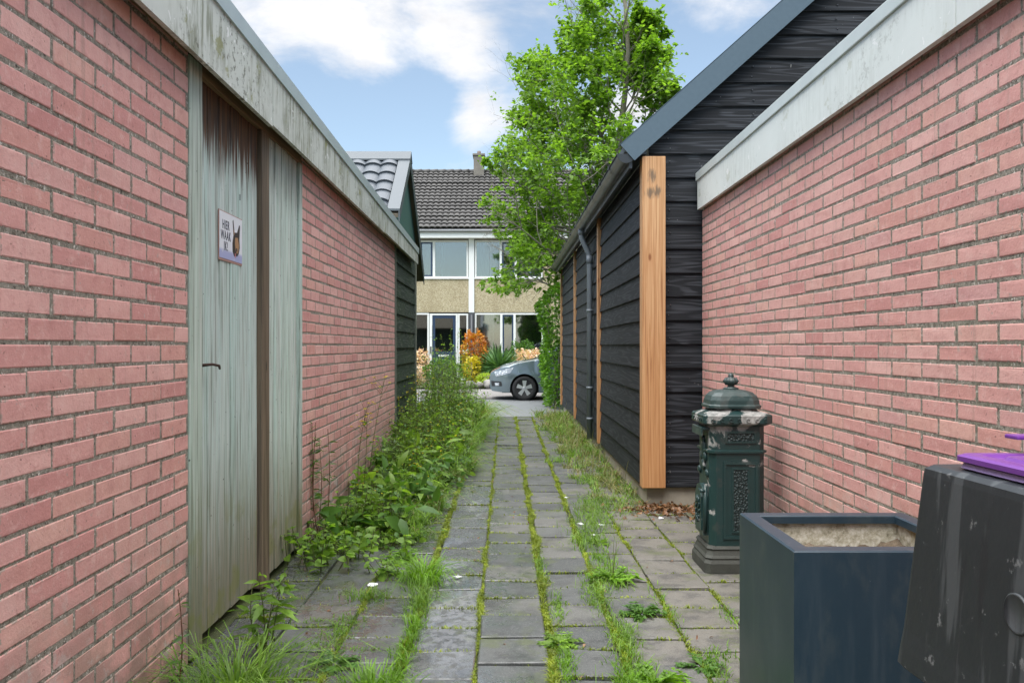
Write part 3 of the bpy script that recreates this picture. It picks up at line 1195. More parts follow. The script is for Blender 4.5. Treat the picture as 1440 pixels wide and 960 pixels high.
# verge flashing both slopes, ridge cap
for (y0_, z0_, y1_, z1_) in ((ny, nz, ay, az), (ey, ez, ay, az)):
    mb.hexa([(-1.40, y0_, z0_ + .04), (-1.25, y0_, z0_ + .04), (-1.25, y1_, z1_ + .04), (-1.40, y1_, z1_ + .04), (-1.40, y0_, z0_ + .065), (-1.25, y0_, z0_ + .065), (-1.25, y1_, z1_ + .065), (-1.40, y1_, z1_ + .065)])
    mb.hexa([(-1.265, y0_, z0_ - .09), (-1.252, y0_, z0_ - .09), (-1.252, y1_, z1_ - .09), (-1.265, y1_, z1_ - .09), (-1.265, y0_, z0_ + .038), (-1.252, y0_, z0_ + .038), (-1.252, y1_, z1_ + .038), (-1.265, y1_, z1_ + .038)])
mb.build('verge_trim', M['ridge_metal'], gs)
mb = MB()
mb.prism([(ay - .13, az - .03), (ay, az + .095), (ay + .13, az - .03), (ay + .13, az - .01), (ay, az + .115), (ay - .13, az - .01)], 'x', -5.2, -1.245)
mb.build('ridge_cap', M['ridge_metal'], gs)

# ---------- right garage
XR = 1.63
gr = thing('brick_garage', 'pink painted brick garage with a clean white fascia, right of the path', 'garage', (XR + .5, 3, 0))
brick_wall('brick_wall', gr, XR, -1, -1.2, 6.84, 0, 2.5, .2512, .0693, .05, yref=6.84)
mb = MB()
mb.box(XR + .102, XR + 3.4, -1.2, 6.80, 0, 2.5)
mb.build('wall', M['dark'], gr)
mb = MB()
for (p, q) in ((-1.2, 2.9), (2.905, 6.80)):
    mb.box(1.58, 1.605, p, q, 2.42, 2.655)
mb.box(1.606, 1.9, 6.775, 6.80, 2.42, 2.655)
mb.build('fascia', M['fascia_clean'], gr)
mb = MB()
for (p, q) in ((-1.2, 1.5), (1.503, 4.4), (4.403, 6.815)):
    mb.box(1.568, 1.70, p, q, 2.656, 2.722, 0, .004)
mb.box(1.701, 1.9, 6.70, 6.815, 2.656, 2.722)
mb.build('roof_trim', M['trim_pale'], gr)
mb = MB()
mb.box(1.606, XR + .05, -1.2, 6.774, 2.44, 2.46)
mb.build('soffit_board', M['soffit'], gr)
mb = MB()
mb.box(1.706, XR + 3.4, -1.2, 6.69, 2.6, 2.70)
mb.build('roof', M['roof_felt'], gr)

# ---------- black boarded shed
bs = thing('black_shed', 'black boarded shed with larch posts and a black gutter, right of the path', 'shed', (2.5, 10, 0))
Y0, Y1 = 6.88, 16.7
XS = 1.165
SLP = .89
vx0, vz0 = .956, 2.934          # outer lower end of the verge flashing
ridge_x = 4.2
zroof = lambda x: vz0 + (x - vx0) * SLP


def gable(z):
    if z < 2.9:
        return (XS + .03, 7.2)
    x = vx0 + (z - vz0) / SLP
    return (max(XS + .03, x + .03), min(7.2, 2 * ridge_x - x))


mb = MB()
weatherboards(mb, 'x', XS, 7.2, Y0, -1, .135, zroof(ridge_x) - .15, .197, gable, lap=.024)
for i in range(24):
    zz = .135 + i * .197 + .05
    for nx0 in (1.36, 2.05, 2.75, 3.45, 4.15):
        if zz < 2.9 or gable(zz)[0] < nx0 < gable(zz)[1]:
            for q in (0, .085):
                xx, z2 = nx0 + random.uniform(-.01, .01), zz + q + random.uniform(-.006, .006)
                mb.box(xx - .004, xx + .004, Y0 - .030, Y0 - .012, z2 - .004, z2 + .004, 1)
mb.build('front_wall', [M['black_x'], plain('nail_heads', (.10, .10, .105), .4, .6)], bs)
mb = MB()
POSTS = [6.9, 10.0, 13.4, 16.62]
for a, b in zip(POSTS[:-1], POSTS[1:]):
    weatherboards(mb, 'y', a + .062, b - .062, XS, -1, .135, 2.86, .197, lap=.024)
mb.build('side_wall', M['black_y'], bs)
mb = MB()
mb.box(XS + .002, 7.2, Y0 + .002, Y1, .13, 2.85)
mb.build('core_wall', M['dark'], bs)
mb = MB()
mb.box(XS + .02, 7.2, Y0 + .015, Y1 - .02, -.05, .132, 0)
mb.build('plinth', M['concrete'], bs)
for i, y in enumerate(POSTS):
    mb = MB()
    if i == 0:
        mb.box(1.127, 1.319, 6.795, 6.925, .138, 2.86, 0, .006)
    else:
        mb.box(XS - .05, XS + .01, y - .06, y + .06, .135, 2.84, 0, .004)
    mb.build('post', M['larch'], bs)
# roof slabs
mb = MB()
for s_ in (0, 1):
    xa, xb = (vx0 + .03, ridge_x) if s_ == 0 else (2 * ridge_x - vx0 - .03, ridge_x)
    za, zb = zroof(vx0 + .03), zroof(ridge_x)
    mb.hexa([(xa, 6.80, za - .06), (xb, 6.80, zb - .06), (xb, Y1 + .1, zb - .06), (xa, Y1 + .1, za - .06),
             (xa, 6.80, za), (xb, 6.80, zb), (xb, Y1 + .1, zb), (xa, Y1 + .1, za)])
mb.build('roof', plain('dark_roof_sheet', (.05, .055, .06), .5, .2), bs)
mb = MB()
mb.box(vx0 + .06, XS - .001, 6.80, Y1 + .08, 2.875, 2.90)
mb.box(1.02, 1.045, 6.80, Y1 + .08, 2.76, 2.873)
mb.build('soffit_board', M['gutter'], bs)
# verge flashing on the near gable: a folded strip parallel to the slope
mb = MB()
nx, nzv = -SLP / math.hypot(1, SLP), 1 / math.hypot(1, SLP)
wv = .155
for s_ in (0, 1):
    fx = (lambda x: x) if s_ == 0 else (lambda x: 2 * ridge_x - x)
    sg_ = 1 if s_ == 0 else -1
    A, B = (vx0, vz0), (ridge_x, zroof(ridge_x))
    for (d0, d1, ya_, yb_) in ((0.02, -wv, 6.768, 6.776), (0.024, .016, 6.768, 6.90)):
        q = []
        for (px, pz) in (A, B):
            q.append([(px + nx * d, pz + nzv * d) for d in (d1, d0)])
        (a1, a0), (b1, b0) = q
        mb.hexa([(fx(a1[0]), ya_, a1[1]), (fx(b1[0]), ya_, b1[1]), (fx(b1[0]), yb_, b1[1]), (fx(a1[0]), yb_, a1[1]),
                 (fx(a0[0]), ya_, a0[1]), (fx(b0[0]), ya_, b0[1]), (fx(b0[0]), yb_, b0[1]), (fx(a0[0]), yb_, a0[1])])
mb.build('verge_trim', M['zinc'], bs)
# gutter: half round trough with end caps and beads
GX, GZ, GR = .995, 2.875, .072
mb = MB()
rs = []
for y in np.linspace(6.79, Y1 + .1, 24):
    ring = []
    for k in range(13):
        an = math.pi + math.pi * k / 12
        ring.append((GX + GR * math.cos(an), y, GZ + GR * math.sin(an)))
    for k in range(13):
        an = 2 * math.pi - math.pi * k / 12
        ring.append((GX + (GR - .006) * math.cos(an), y, GZ + .002 + (GR - .006) * math.sin(an)))
    rs.append(ring)
mb.rings(rs, 0, False, True)
for y in (6.782, Y1 + .1):
    mb.prism([(GX + (GR + .003) * math.cos(math.pi + math.pi * k / 16), GZ + (GR + .003) * math.sin(math.pi + math.pi * k / 16)) for k in range(17)], 'y', y, y + .012)
mb.tube([(GX - GR, 6.79, GZ), (GX - GR, Y1 + .1, GZ)], .008, 6)
gut = mb.build('gutter', M['gutter'], bs)
y = 7.3
while y < Y1:
    mb = MB()
    rr = []
    for yy in (y, y + .03):
        rr.append([(GX + (GR + .005) * math.cos(math.pi + math.pi * k / 12), yy, GZ + (GR + .005) * math.sin(math.pi + math.pi * k / 12)) for k in range(13)])
    vs = rr[0] + rr[1]
    mb.add(vs, [(k, k + 1, 14 + k, 13 + k) for k in range(12)], 0, True)
    mb.box(GX - GR - .012, GX - GR + .002, y, y + .03, GZ - .02, GZ + .014)
    mb.box(GX + GR - .002, GX + GR + .05, y, y + .03, GZ - .03, GZ + .01)
    mb.build('bracket', M['gutter'], gut)
    y += .72
mb = MB()
PY = 10.75
mb.tube([(GX, PY, GZ - .05), (GX, PY, GZ - .16), (GX + .015, PY, GZ - .20), (1.085, PY, GZ - .36), (1.10, PY, GZ - .41), (1.10, PY, .10)], .036, 12)
mb.tube([(GX, PY, GZ - .055), (GX, PY, GZ - .13)], .044, 12)
mb.tube([(1.10, PY, GZ - .40), (1.10, PY, GZ - .50)], .042, 12)
dp = mb.build('downpipe', M['pipe'], bs)
for z in (1.75, .75, .35):
    mb = MB()
    mb.tube([(1.10, PY, z), (1.10, PY, z + .03)], .042, 12)
    mb.box(1.13, XS - .01, PY - .012, PY + .012, z + .004, z + .026)
    mb.build('pipe_clip', M['pipe'], dp)

# ------------------------------------------------------------------ terraced house across the road
HY = 30.0
th_ = thing('terraced_house', 'row of terraced houses with pebbledash bands and a brown tiled roof, across the road', 'house', (0, HY, 0))
UW = 6.0
UX = [-7.21, -1.21, 4.79, 10.79]
EZ, RZ, RY = 5.53, 8.45, 34.0


def wband(x0, x1, z0, z1, mat, y0=HY, y1=HY + .25, name='wall'):
    mb = MB()
    mb.box(x0, x1, y0, y1, z0, z1)
    return mb.build(name, mat, th_)


for i in range(3):
    a, b = UX[i] + .105, UX[i + 1] - .105
    wband(a, b, 2.536, 3.746, M['pebble'], name='pebbledash_panel')
    wband(a, a + 4.35, .02, .62, M['pebble'], name='pebbledash_panel')
pier_m = plain('dark_grey_pier', (.07, .075, .085), .5)
for x in UX:
    mb = MB()
    mb.box(x - .10, x + .10, HY - .05, HY + .3, 2.53, 5.19)
    mb.build('column', M['white_frame'], th_)
    mb = MB()
    mb.box(x - .10, x + .10, HY - .045, HY + .3, .02, 2.52)
    pr_ = mb.build('dark_pier', pier_m, th_)
    mb = MB()
    mb.tube([(x + .01, HY - .10, .02), (x + .01, HY - .10, 2.45)], .045, 10)
    mb.build('downpipe', pier_m, pr_)
mb = MB()
mb.box(UX[0], UX[-1], HY - .32, HY - .02, 5.19, 5.46)
mb.build('fascia', M['white_frame'], th_)
mb = MB()
mb.box(UX[0], UX[-1], HY - .02, HY + .05, 5.137, 5.19)
mb.box(UX[0] + .01, UX[-1] - .01, HY + 3.9, HY + 8.0, 0, 5.4)
mb.box(UX[0] + .01, UX[0] + .2, HY + .3, HY + 8, 0, 5.4)
mb.box(UX[-1] - .2, UX[-1] - .01, HY + .3, HY + 8, 0, 5.4)
mb.box(UX[0] + .2, UX[-1] - .2, HY + .26, HY + 3.9, 2.6, 2.9)
mb.prism([(HY + .05, 5.42), (HY + 8, 5.42), (RY, RZ - .25)], 'x', UX[0] + .01, UX[-1] - .01)
mb.build('wall', plain('house_inner_wall', (.16, .15, .14), .9), th_)
mb = MB()
mb.tube([(UX[0], HY - .36, 5.44), (UX[-1], HY - .36, 5.44)], .06, 8)
mb.build('gutter', plain('grey_gutter', (.25, .26, .27), .5), th_)
vs_ = Vector((0, RY - (HY - .38), RZ - EZ))
mb = MB()
wave_roof(mb, (UX[0] - .1, HY - .38, EZ - .02), (1, 0, 0), vs_, UX[-1] - UX[0] + .2, vs_.length, .21, .31, .045, .055, 6)
rf = mb.build('roof', M['roof_tile'], th_)
mb = MB()
mb.hexa([(UX[0], RY + .02, RZ - .1), (UX[-1], RY + .02, RZ - .1), (UX[-1], HY + 8.4, EZ), (UX[0], HY + 8.4, EZ), (UX[0], RY + .02, RZ), (UX[-1], RY + .02, RZ), (UX[-1], HY + 8.4, EZ + .1), (UX[0], HY + 8.4, EZ + .1)])
mb.build('rear_slope', M['roof_tile'], rf)
mb = MB()
x = UX[0] - .1
while x < UX[-1]:
    mb.tube([(x, RY, RZ + .0), (x + .33, RY, RZ + .012)], [.10, .115], 10)
    x += .325
mb.build('ridge_tile', M['roof_tile'], rf)
for cx in (-1.06, 4.9):
    mb = MB()
    mb.box(cx - .21, cx + .21, RY - .35, RY + .35, RZ - .6, RZ + .62, 0, .01)
    mb.box(cx - .25, cx + .25, RY - .39, RY + .39, RZ + .60, RZ + .68, 0, .01)
    ch = mb.build('chimney', plain('chimney_render', (.20, .185, .16), .9, var=.35, scale=5, bump=.4), rf)
    mb = MB()
    mb.tube([(cx, RY, RZ + .67), (cx, RY, RZ + .85)], [.09, .075], 12)
    mb.build('chimney_pot', plain('pot_clay', (.16, .12, .10), .8), ch)


def window(x0, x1, z0, z1, bars, inner, sash=()):
    """bars: x positions of mullions; inner: list of (x0,x1,kind) behind the glass; sash: (x0,x1) blue sashes"""
    y = HY + .01
    mb = MB()
    t_ = .06
    mb.box(x0, x1, y, y + .09, z1 - t_, z1)
    mb.box(x0, x1, y, y + .09, z0, z0 + t_)
    mb.box(x0, x0 + t_, y + .001, y + .089, z0 + t_, z1 - t_)
    mb.box(x1 - t_, x1, y + .001, y + .089, z0 + t_, z1 - t_)
    for b in bars:
        mb.box(b - .042, b + .042, y + .001, y + .089, z0 + t_, z1 - t_)
    mb.box(x0 - .02, x1 + .02, y - .05, y - .001, z0 - .03, z0 + .02)
    fr = mb.build('window', M['white_frame'], th_)
    mb = MB()
    mb.box(x0 + t_, x1 - t_, y + .045, y + .052, z0 + t_, z1 - t_)
    mb.build('pane', M['glass'], fr)
    for (a, b) in sash:
        mb = MB()
        s = .055
        mb.box(a, b, y + .012, y + .04, z1 - t_ - s, z1 - t_ - .002)
        mb.box(a, b, y + .012, y + .04, z0 + t_ + .002, z0 + t_ + s)
        mb.box(a, a + s, y + .013, y + .039, z0 + t_ + s, z1 - t_ - s)
        mb.box(b - s, b, y + .013, y + .039, z0 + t_ + s, z1 - t_ - s)
        mb.build('sash', M['blue_frame'], fr)
    for (a, b, kind) in inner:
        mb = MB()
        if kind == 'curtain':
            n = max(8, int((b - a) / .02))
            vs = []
            for zz in (z0 + .02, z1 - .03):
                for i in range(n + 1):
                    u = a + (b - a) * i / n
                    vs.append((u, y + .22 + .028 * math.sin(i * .9) + .012 * math.sin(i * 2.3 + 1), zz))
            mb.add(vs, [(i, i + 1, n + 2 + i, n + 1 + i) for i in range(n)], 0, True)
            mb.build('curtain', M['curtain'], fr)
        else:
            zz = z1 - .1
            while zz > z0 + .1:
                mb.hexa([(a, y + .16, zz), (b, y + .16, zz), (b, y + .185, zz - .022), (a, y + .185, zz - .022), (a, y + .161, zz + .002), (b, y + .161, zz + .002), (b, y + .186, zz - .02), (a, y + .186, zz - .02)])
                zz -= .05
            mb.build('blind', M['blind'], fr)


def blue_door(xa, xb):
    y = HY + .01
    mb = MB()
    z1 = 2.49
    mb.box(xa - .10, xa - .002, y, y + .1, .05, z1)
    mb.box(xb + .002, xb + .07, y, y + .1, .05, z1)
    mb.box(xa - .002, xb + .002, y, y + .1, z1 - .06, z1)
    d = mb.build('door_frame', M['white_frame'], th_)
    mb = MB()
    s = .10
    mb.box(xa, xb, y + .02, y + .065, .06, .85)
    mb.box(xa, xb, y + .02, y + .065, 1.02, 1.12)
    mb.box(xa, xb, y + .02, y + .065, z1 - .17, z1 - .063)
    mb.box(xa, xa + s, y + .021, y + .064, .85, z1 - .17)
    mb.box(xb - s, xb, y + .021, y + .064, .85, z1 - .17)
    mb.box(xa + s, xb - s, y + .03, y + .06, .85, 1.02)
    d = mb.build('door', M['blue_frame'], th_)
    mb = MB()
    mb.box(xa + s, xb - s, y + .036, y + .043, 1.12, z1 - .17)
    mb.build('pane', M['glass'], d)
    mb = MB()
    mb.box(xa + .22, xa + .60, y + .008, y + .019, .93, 1.0)
    mb.build('letter_slot', M['white_frame'], d)
    mb = MB()
    mb.box(xa - .075, xa - .03, y - .02, y - .001, 1.05, 1.3)
    mb.build('handle', M['dark'], d)


for i in range(3):
    o = UX[i]
    # first floor
    window(o + .12, o + 2.58, 3.772, 5.137, [o + 1.06, o + 1.60], [(o + .2, o + .62, 'curtain'), (o + .66, o + 1.0, 'curtain'), (o + 1.70, o + 2.5, 'curtain')], [(o + 1.11, o + 1.55)])
    wband(o + 2.60, o + 3.90, 3.75, 5.15, M['pebble'])
    window(o + 3.92, o + 5.88, 3.772, 5.137, [o + 4.64], [(o + 4.9, o + 4.95, 'curtain')], [(o + 4.15, o + 4.58)])
    # ground floor
    window(o + .12, o + 2.60, .62, 2.51, [o + 1.08, o + 1.56], [(o + .2, o + .82, 'curtain'), (o + 1.65, o + 2.5, 'blind')], [(o + 1.125, o + 1.52)])
    wband(o + 2.62, o + 3.86, .62, 2.536, M['pebble'])
    window(o + 3.88, o + 4.46, .55, 2.51, [], [], [])
    blue_door(o + 4.58, o + 5.43)
    window(o + 5.51, o + 5.88, .12, 2.49, [], [], [])
    mb = MB()
    mb.box(o + 5.56, o + 5.83, HY - .008, HY + .008, 1.04, 1.16)
    mb.build('cross_rail', M['white_frame'], th_)
mb = MB()
mb.box(-1.06, -.95, HY - .13, HY - .052, 1.0, 1.98)
tag(mb.build('wooden_board', M['beam'], th_))

# ------------------------------------------------------------------ car
car = thing('parked_car', 'grey blue hatchback parked at the far kerb, its rear behind the hedge', 'car', (-.37, 20.0, 0))
CL, CW = 4.35, .89


def lerp_tab(x, tab):
    for (a, va), (b, vb) in zip(tab[:-1], tab[1:]):
        if x <= b:
            f = max(0, (x - a) / (b - a))
            f = f * f * (3 - 2 * f) * .35 + f * .65
            return va + (vb - va) * f
    return tab[-1][1]


TOP = [(0, .60), (.03, .68), (.12, .735), (.35, .84), (.70, .93), (1.05, .985), (1.20, 1.03), (1.55, 1.27), (1.85, 1.44), (2.15, 1.53), (2.7, 1.555), (3.3, 1.52), (3.8, 1.42), (4.1, 1.12), (4.25, .98), (4.35, .85)]
BOT = [(0, .30), (.05, .215), (.3, .19), (4.0, .20), (4.25, .28), (4.35, .40)]
WXS, WR = (.84, 3.44), .292


def car_w(x, z):
    p = 1.0
    if x < .75:
        p = 1 - .40 * ((.75 - x) / .75) ** 2.6
    if x > 3.75:
        p = 1 - .16 * ((x - 3.75) / .6) ** 2
    t = 1.0
    if z > .62:
        t = 1 - .045 * min(1, (z - .62) / .35) - .24 * max(0, min(1, (z - .97) / .58))
    if z < .5:
        t = 1 - .05 * ((.5 - z) / .3) ** 1.5
    if x < 1.15 and z > .62:
        t -= .05 * (z - .62) / .3
    return CW * p * t


def car_bot(x):
    b = lerp_tab(x, BOT)
    for w in WXS:
        d = abs(x - w)
        if d < WR + .055:
            b = max(b, WR + math.sqrt((WR + .055) ** 2 - d * d) * 1.0)
    return b


xs = sorted(set([0, .01, .03, .06] + list(np.linspace(.1, CL, 84)) + [w + s * (WR + .0549) for w in WXS for s in (-1, 1)] + [w + s * (WR + .057) for w in WXS for s in (-1, 1)]))
NR, NC = 14, 9
mb = MB()
vs = []
row = None
for x in xs:
    b, tp = car_bot(x), lerp_tab(x, TOP)
    b = min(b, tp - .08)
    prof = []
    for k in range(NR + 1):
        z = b + (tp - .03 - b) * k / NR
        prof.append((car_w(x, z), z))
    wt = car_w(x, tp - .03)
    for k in range(1, NC):
        f = k / NC
        prof.append((wt * (1 - f) * (1 - .03 * f) if f < 1 else 0, tp - .03 + .03 * (1 - (1 - f) ** 3) + .012 * f))
    full = [(x, -w, z) for w, z in prof] + [(x, 0, tp + .014)] + [(x, w, z) for w, z in reversed(prof)]
    row = len(full)
    vs += full
fs = [(i * row + k, i * row + k + 1, (i + 1) * row + k + 1, (i + 1) * row + k) for i in range(len(xs) - 1) for k in range(row - 1)]
fs += [list(range(row)), [(len(xs) - 1) * row + k for k in range(row)][::-1]]
mb.add([(x, y + .87, z) for x, y, z in vs], fs, 0, True)
paint = plain('grey_blue_car_paint', (.15, .195, .215), .25, .35, var=.04, coat=1.0)
M['car_trim'] = plain('black_car_trim', (.02, .02, .022), .5)
mb.build('body', paint, car, world=False)


def side_patch(mb, poly, side, d=.004, nx_=10, nz_=8):
    """a patch on the car's flank: poly = function (u,v in 0..1) -> (x,z)"""
    vs = []
    for i in range(nx_ + 1):
        for k in range(nz_ + 1):
            x, z = poly(i / nx_, k / nz_)
            vs.append((x, .87 + side * (car_w(x, z) + d), z))
    m_ = nz_ + 1
    mb.add(vs, [(i * m_ + k, i * m_ + k + 1, (i + 1) * m_ + k + 1, (i + 1) * m_ + k) for i in range(nx_) for k in range(nz_)], 0, True)


def quad_poly(a, b, c, d):
    """corners: a bottom-front, b bottom-rear, c top-rear, d top-front"""
    def f(u, v):
        lo = (a[0] + (b[0] - a[0]) * u, a[1] + (b[1] - a[1]) * u)
        hi = (d[0] + (c[0] - d[0]) * u, d[1] + (c[1] - d[1]) * u)
        return (lo[0] + (hi[0] - lo[0]) * v, lo[1] + (hi[1] - lo[1]) * v)
    return f


lamp_m, t, b = new_mat('headlight_glass')
b.inputs['Base Color'].default_value = (.62, .66, .70, 1)
b.inputs['Roughness'].default_value = .12
b.inputs['Coat Weight'].default_value = 1
v = t.voronoi(t.obj(), 16)
t.put(b.inputs['Base Color'], t.ramp(v, (.15, (.85, .88, .9)), (.5, (.35, .38, .42))))
cg = plain('car_glass', (.015, .02, .022), .06, spec=.8)
for s in (-1, 1):
    mb = MB()
    side_patch(mb, quad_poly((.16, .565), (.50, .66), (.58, .795), (.10, .68)), s, .006)
    mb.build('headlight', lamp_m, car, world=False)
    mb = MB()
    side_patch(mb, quad_poly((.05, .33), (.30, .34), (.28, .45), (.03, .46)), s, .005)
    fg = mb.build('fog_lamp', M['car_trim'], car, world=False)
    mb = MB()
    side_patch(mb, quad_poly((.13, .345), (.23, .35), (.23, .42), (.12, .42)), s, .012)
    mb.build('lens', lamp_m, fg, world=False)
    mb = MB()
    side_patch(mb, quad_poly((1.38, 1.02), (2.42, 1.04), (2.36, 1.46), (1.86, 1.40)), s, .005)
    side_patch(mb, quad_poly((2.50, 1.04), (3.30, 1.06), (3.20, 1.45), (2.44, 1.465)), s, .005)
    side_patch(mb, quad_poly((3.38, 1.08), (3.80, 1.14), (3.66, 1.37), (3.28, 1.44)), s, .005)
    mb.build('side_window', cg, car, world=False)
    mb = MB()
    for xh in (2.25, 3.2):
        mb.box(xh, xh + .18, .87 + s * (CW + .0) - .012, .87 + s * (CW + .0) + .02, .90, .925, 0, .005)
    mb.build('door_handle', paint, car, world=False)
    mb = MB()
    mb.box(1.42, 1.54, .87 + s * .96 - .10, .87 + s * .96 + .08, 1.02, 1.16, 0, .03)
    mb.build('wing_mirror', paint, car, world=False)
# front windscreen on the top surface
mb = MB()
vs = []
pts = [1.20, 1.35, 1.5, 1.65, 1.80]
for x in pts:
    tp = lerp_tab(x, TOP)
    for k in range(9):
        f = -1 + 2 * k / 8
        vs.append((x, .87 + f * car_w(x, tp) * .9, tp + .022))
mb.add(vs, [(i * 9 + k, i * 9 + k + 1, (i + 1) * 9 + k + 1, (i + 1) * 9 + k) for i in range(4) for k in range(8)], 0, True)
mb.build('windscreen', cg, car, world=False)
mb = MB()
mb.box(-.012, .03, .45, 1.29, .48, .58, 0, .006)
mb.box(-.010, .03, .35, 1.39, .26, .36, 0, .006)
mb.build('grille', M['car_trim'], car, world=False)
mb = MB()
for w in WXS:
    for s in (-1, 1):
        mb.tube([(w, .87 + s * .55, WR), (w, .87 + s * .74, WR)], WR + .05, 24)
mb.box(.3, 4.1, .25, 1.49, .17, .5)
mb.build('underbody', M['dark'], car, world=False)
tyre_m = plain('tyre_rubber', (.022, .022, .023), .75, bump=.2)
rim_m = plain('alloy', (.55, .56, .57), .3, .7, var=.1)
proto_w = None
for w in WXS:
    for s in (-1, 1):
        we = bpy.data.objects.new('wheel', None)
        COL.objects.link(we)
        we.parent = car
        we.location = (w, .87 + s * .80, WR)
        we.rotation_euler = (0, 0, 0 if s < 0 else math.pi)
        we.scale = (.927, 1, .927)
        if proto_w is None:
            proto_w = we
            mb = MB()
            mb.lathe([(.205, -.075), (.225, -.092), (.285, -.095), (.308, -.075), (.315, -.04), (.315, .04), (.305, .08), (.28, .1), (.21, .1), (.205, .08)], n=40, axis='y')
            mb.build('tyre', tyre_m, we, world=False)
            mb = MB()
            rs = []
            for r_, h_ in ((.212, -.088), (.212, -.078), (.192, -.070), (.190, .05)):
                rs.append([(r_ * math.cos(2 * math.pi * k / 40), h_, r_ * math.sin(2 * math.pi * k / 40)) for k in range(40)])
            mb.rings(rs, 0, False, True)
            mb.lathe([(.03, -.085), (.045, -.08), (.05, -.05)], n=20, axis='y')
            for k in range(5):
                an = 2 * math.pi * k / 5 + .3
                c_, s_ = math.cos(an), math.sin(an)
                q = []
                for (r_, hw, d) in ((.03, .030, -.082), (.20, .056, -.078)):
                    for sg__ in (-1, 1):
                        q.append((r_ * c_ - sg__ * hw * s_, d, r_ * s_ + sg__ * hw * c_))
                f = [q[0], q[1], q[3], q[2]]
                mb.hexa(f + [(p[0], p[1] + .03, p[2]) for p in f])
            mb.build('rim', rim_m, we, world=False)
            mb = MB()
            mb.lathe([(.18, -.02), (.18, -.01)], n=30, axis='y')
            mb.build('brake_disc', M['car_trim'], we, world=False)
        else:
            for chd in list(proto_w.children):
                c = chd.copy()
                COL.objects.link(c)
                c.parent = we

# ------------------------------------------------------------------ mailbox
mbx = thing('post_box', 'ornate dark green cast post box with flaking paint, against the right brick wall', 'post box', (1.345, 4.93, 0))


def mailbox_mat(name, wear):
    m, t, b = new_mat(name)
    o = t.obj()
    z = t.sep(o)[2]
    c = t.mix(t.noise(o, 6, 5), (.010, .030, .030), (.018, .048, .046))
    n = t.noise(o, 5.5, 7, .65, .5)
    bias = t.math('ADD', t.math('MULTIPLY', t.step(z, .55, .92), .115), t.math('MULTIPLY', t.step(z, .22, .05), .13))
    k = t.math('MULTIPLY', t.step(t.math('ADD', n, bias), .60, .64), wear)
    wc = t.ramp(t.noise(o, 22, 5, .65), (.3, (.10, .105, .10)), (.5, (.25, .25, .235)), (.7, (.42, .41, .39)))
    c = t.mix(k, c, wc)
    c = t.mix(t.math('MULTIPLY', t.step(t.noise(o, 14, 5), .58, .68), .5), c, (.05, .055, .05))
    t.put(b.inputs['Base Color'], c)
    t.put(b.inputs['Roughness'], t.math('ADD', .36, t.math('MULTIPLY', k, .45)))
    t.put(b.inputs['Normal'], t.bump(t.math('ADD', t.math('MULTIPLY', k, -1.2), t.math('MULTIPLY', t.noise(o, 60, 4), .4)), .35, .004))
    return m


MG = mailbox_mat('flaking_green_paint', 1.0)
MG2 = mailbox_mat('green_paint', .12)
MBASE = plain('grimy_base', (.045, .048, .040), .7, var=.75, scale=14, bump=.4)
emb, t, b = new_mat('embossed_green')
vv = t.voronoi(t.obj(), 75)
t.put(b.inputs['Base Color'], t.mix(t.step(vv, .15, .6), (.020, .038, .038), (.008, .02, .02)))
b.inputs['Roughness'].default_value = .5
t.put(b.inputs['Normal'], t.bump(vv, .7, .012))


def octa(a, bb, c, z):
    """chamfered rectangle: half sizes a,bb, chamfer c"""
    return [(a - c, -bb, z), (a, -bb + c, z), (a, bb - c, z), (a - c, bb, z), (-a + c, bb, z), (-a, bb - c, z), (-a, -bb + c, z), (-a + c, -bb, z)]


A, Bh = .168, .158
mb = MB()
mb.rings([octa(A + .028, Bh + .028, .03, 0), octa(A + .028, Bh + .028, .03, .055), octa(A + .018, Bh + .018, .03, .075), octa(A + .022, Bh + .022, .03, .085), octa(A + .012, Bh + .012, .03, .10), octa(A + .004, Bh + .004, .03, .125), octa(A + .010, Bh + .010, .03, .135), octa(A, Bh, .03, .15)])
mb.build('base', MBASE, mbx, world=False)
mb = MB()
mb.rings([octa(A - .008, Bh - .008, .035, .148), octa(A - .008, Bh - .008, .035, .682), octa(A + .004, Bh + .004, .035, .686), octa(A + .004, Bh + .004, .035, .698), octa(A - .008, Bh - .008, .035, .703), octa(A - .008, Bh - .008, .035, .845)])
body = mb.build('body', MG, mbx, world=False)
mb = MB()
mb.rings([octa(A - .005, Bh - .005, .035, .838), octa(A + .028, Bh + .028, .045, .852), octa(A + .032, Bh + .032, .045, .858), octa(A + .032, Bh + .032, .045, .900), octa(A + .024, Bh + .024, .045, .908), octa(A - .03, Bh - .03, .05, .925), octa(A - .045, Bh - .045, .05, .940)])
mb.build('cornice', MG, mbx, world=False)
# scroll band on the cornice
mb = MB()
for side in range(2):
    n_ = 7
    for i in range(n_):
        u = -.15 + i * .05
        pts = [(u + r_ * math.cos(a_), (-(Bh + .034)), .879 + r_ * math.sin(a_)) for a_, r_ in [(k * .7, .004 + k * .0016) for k in range(9)]]
        if side:
            if abs(u) > .13:
                continue
            pts = [(-(A + .034), p[0] * .95, p[2]) for p in pts]
        mb.tube(pts, .0028, 5)
mb.build('scroll_band', MG, mbx, world=False)
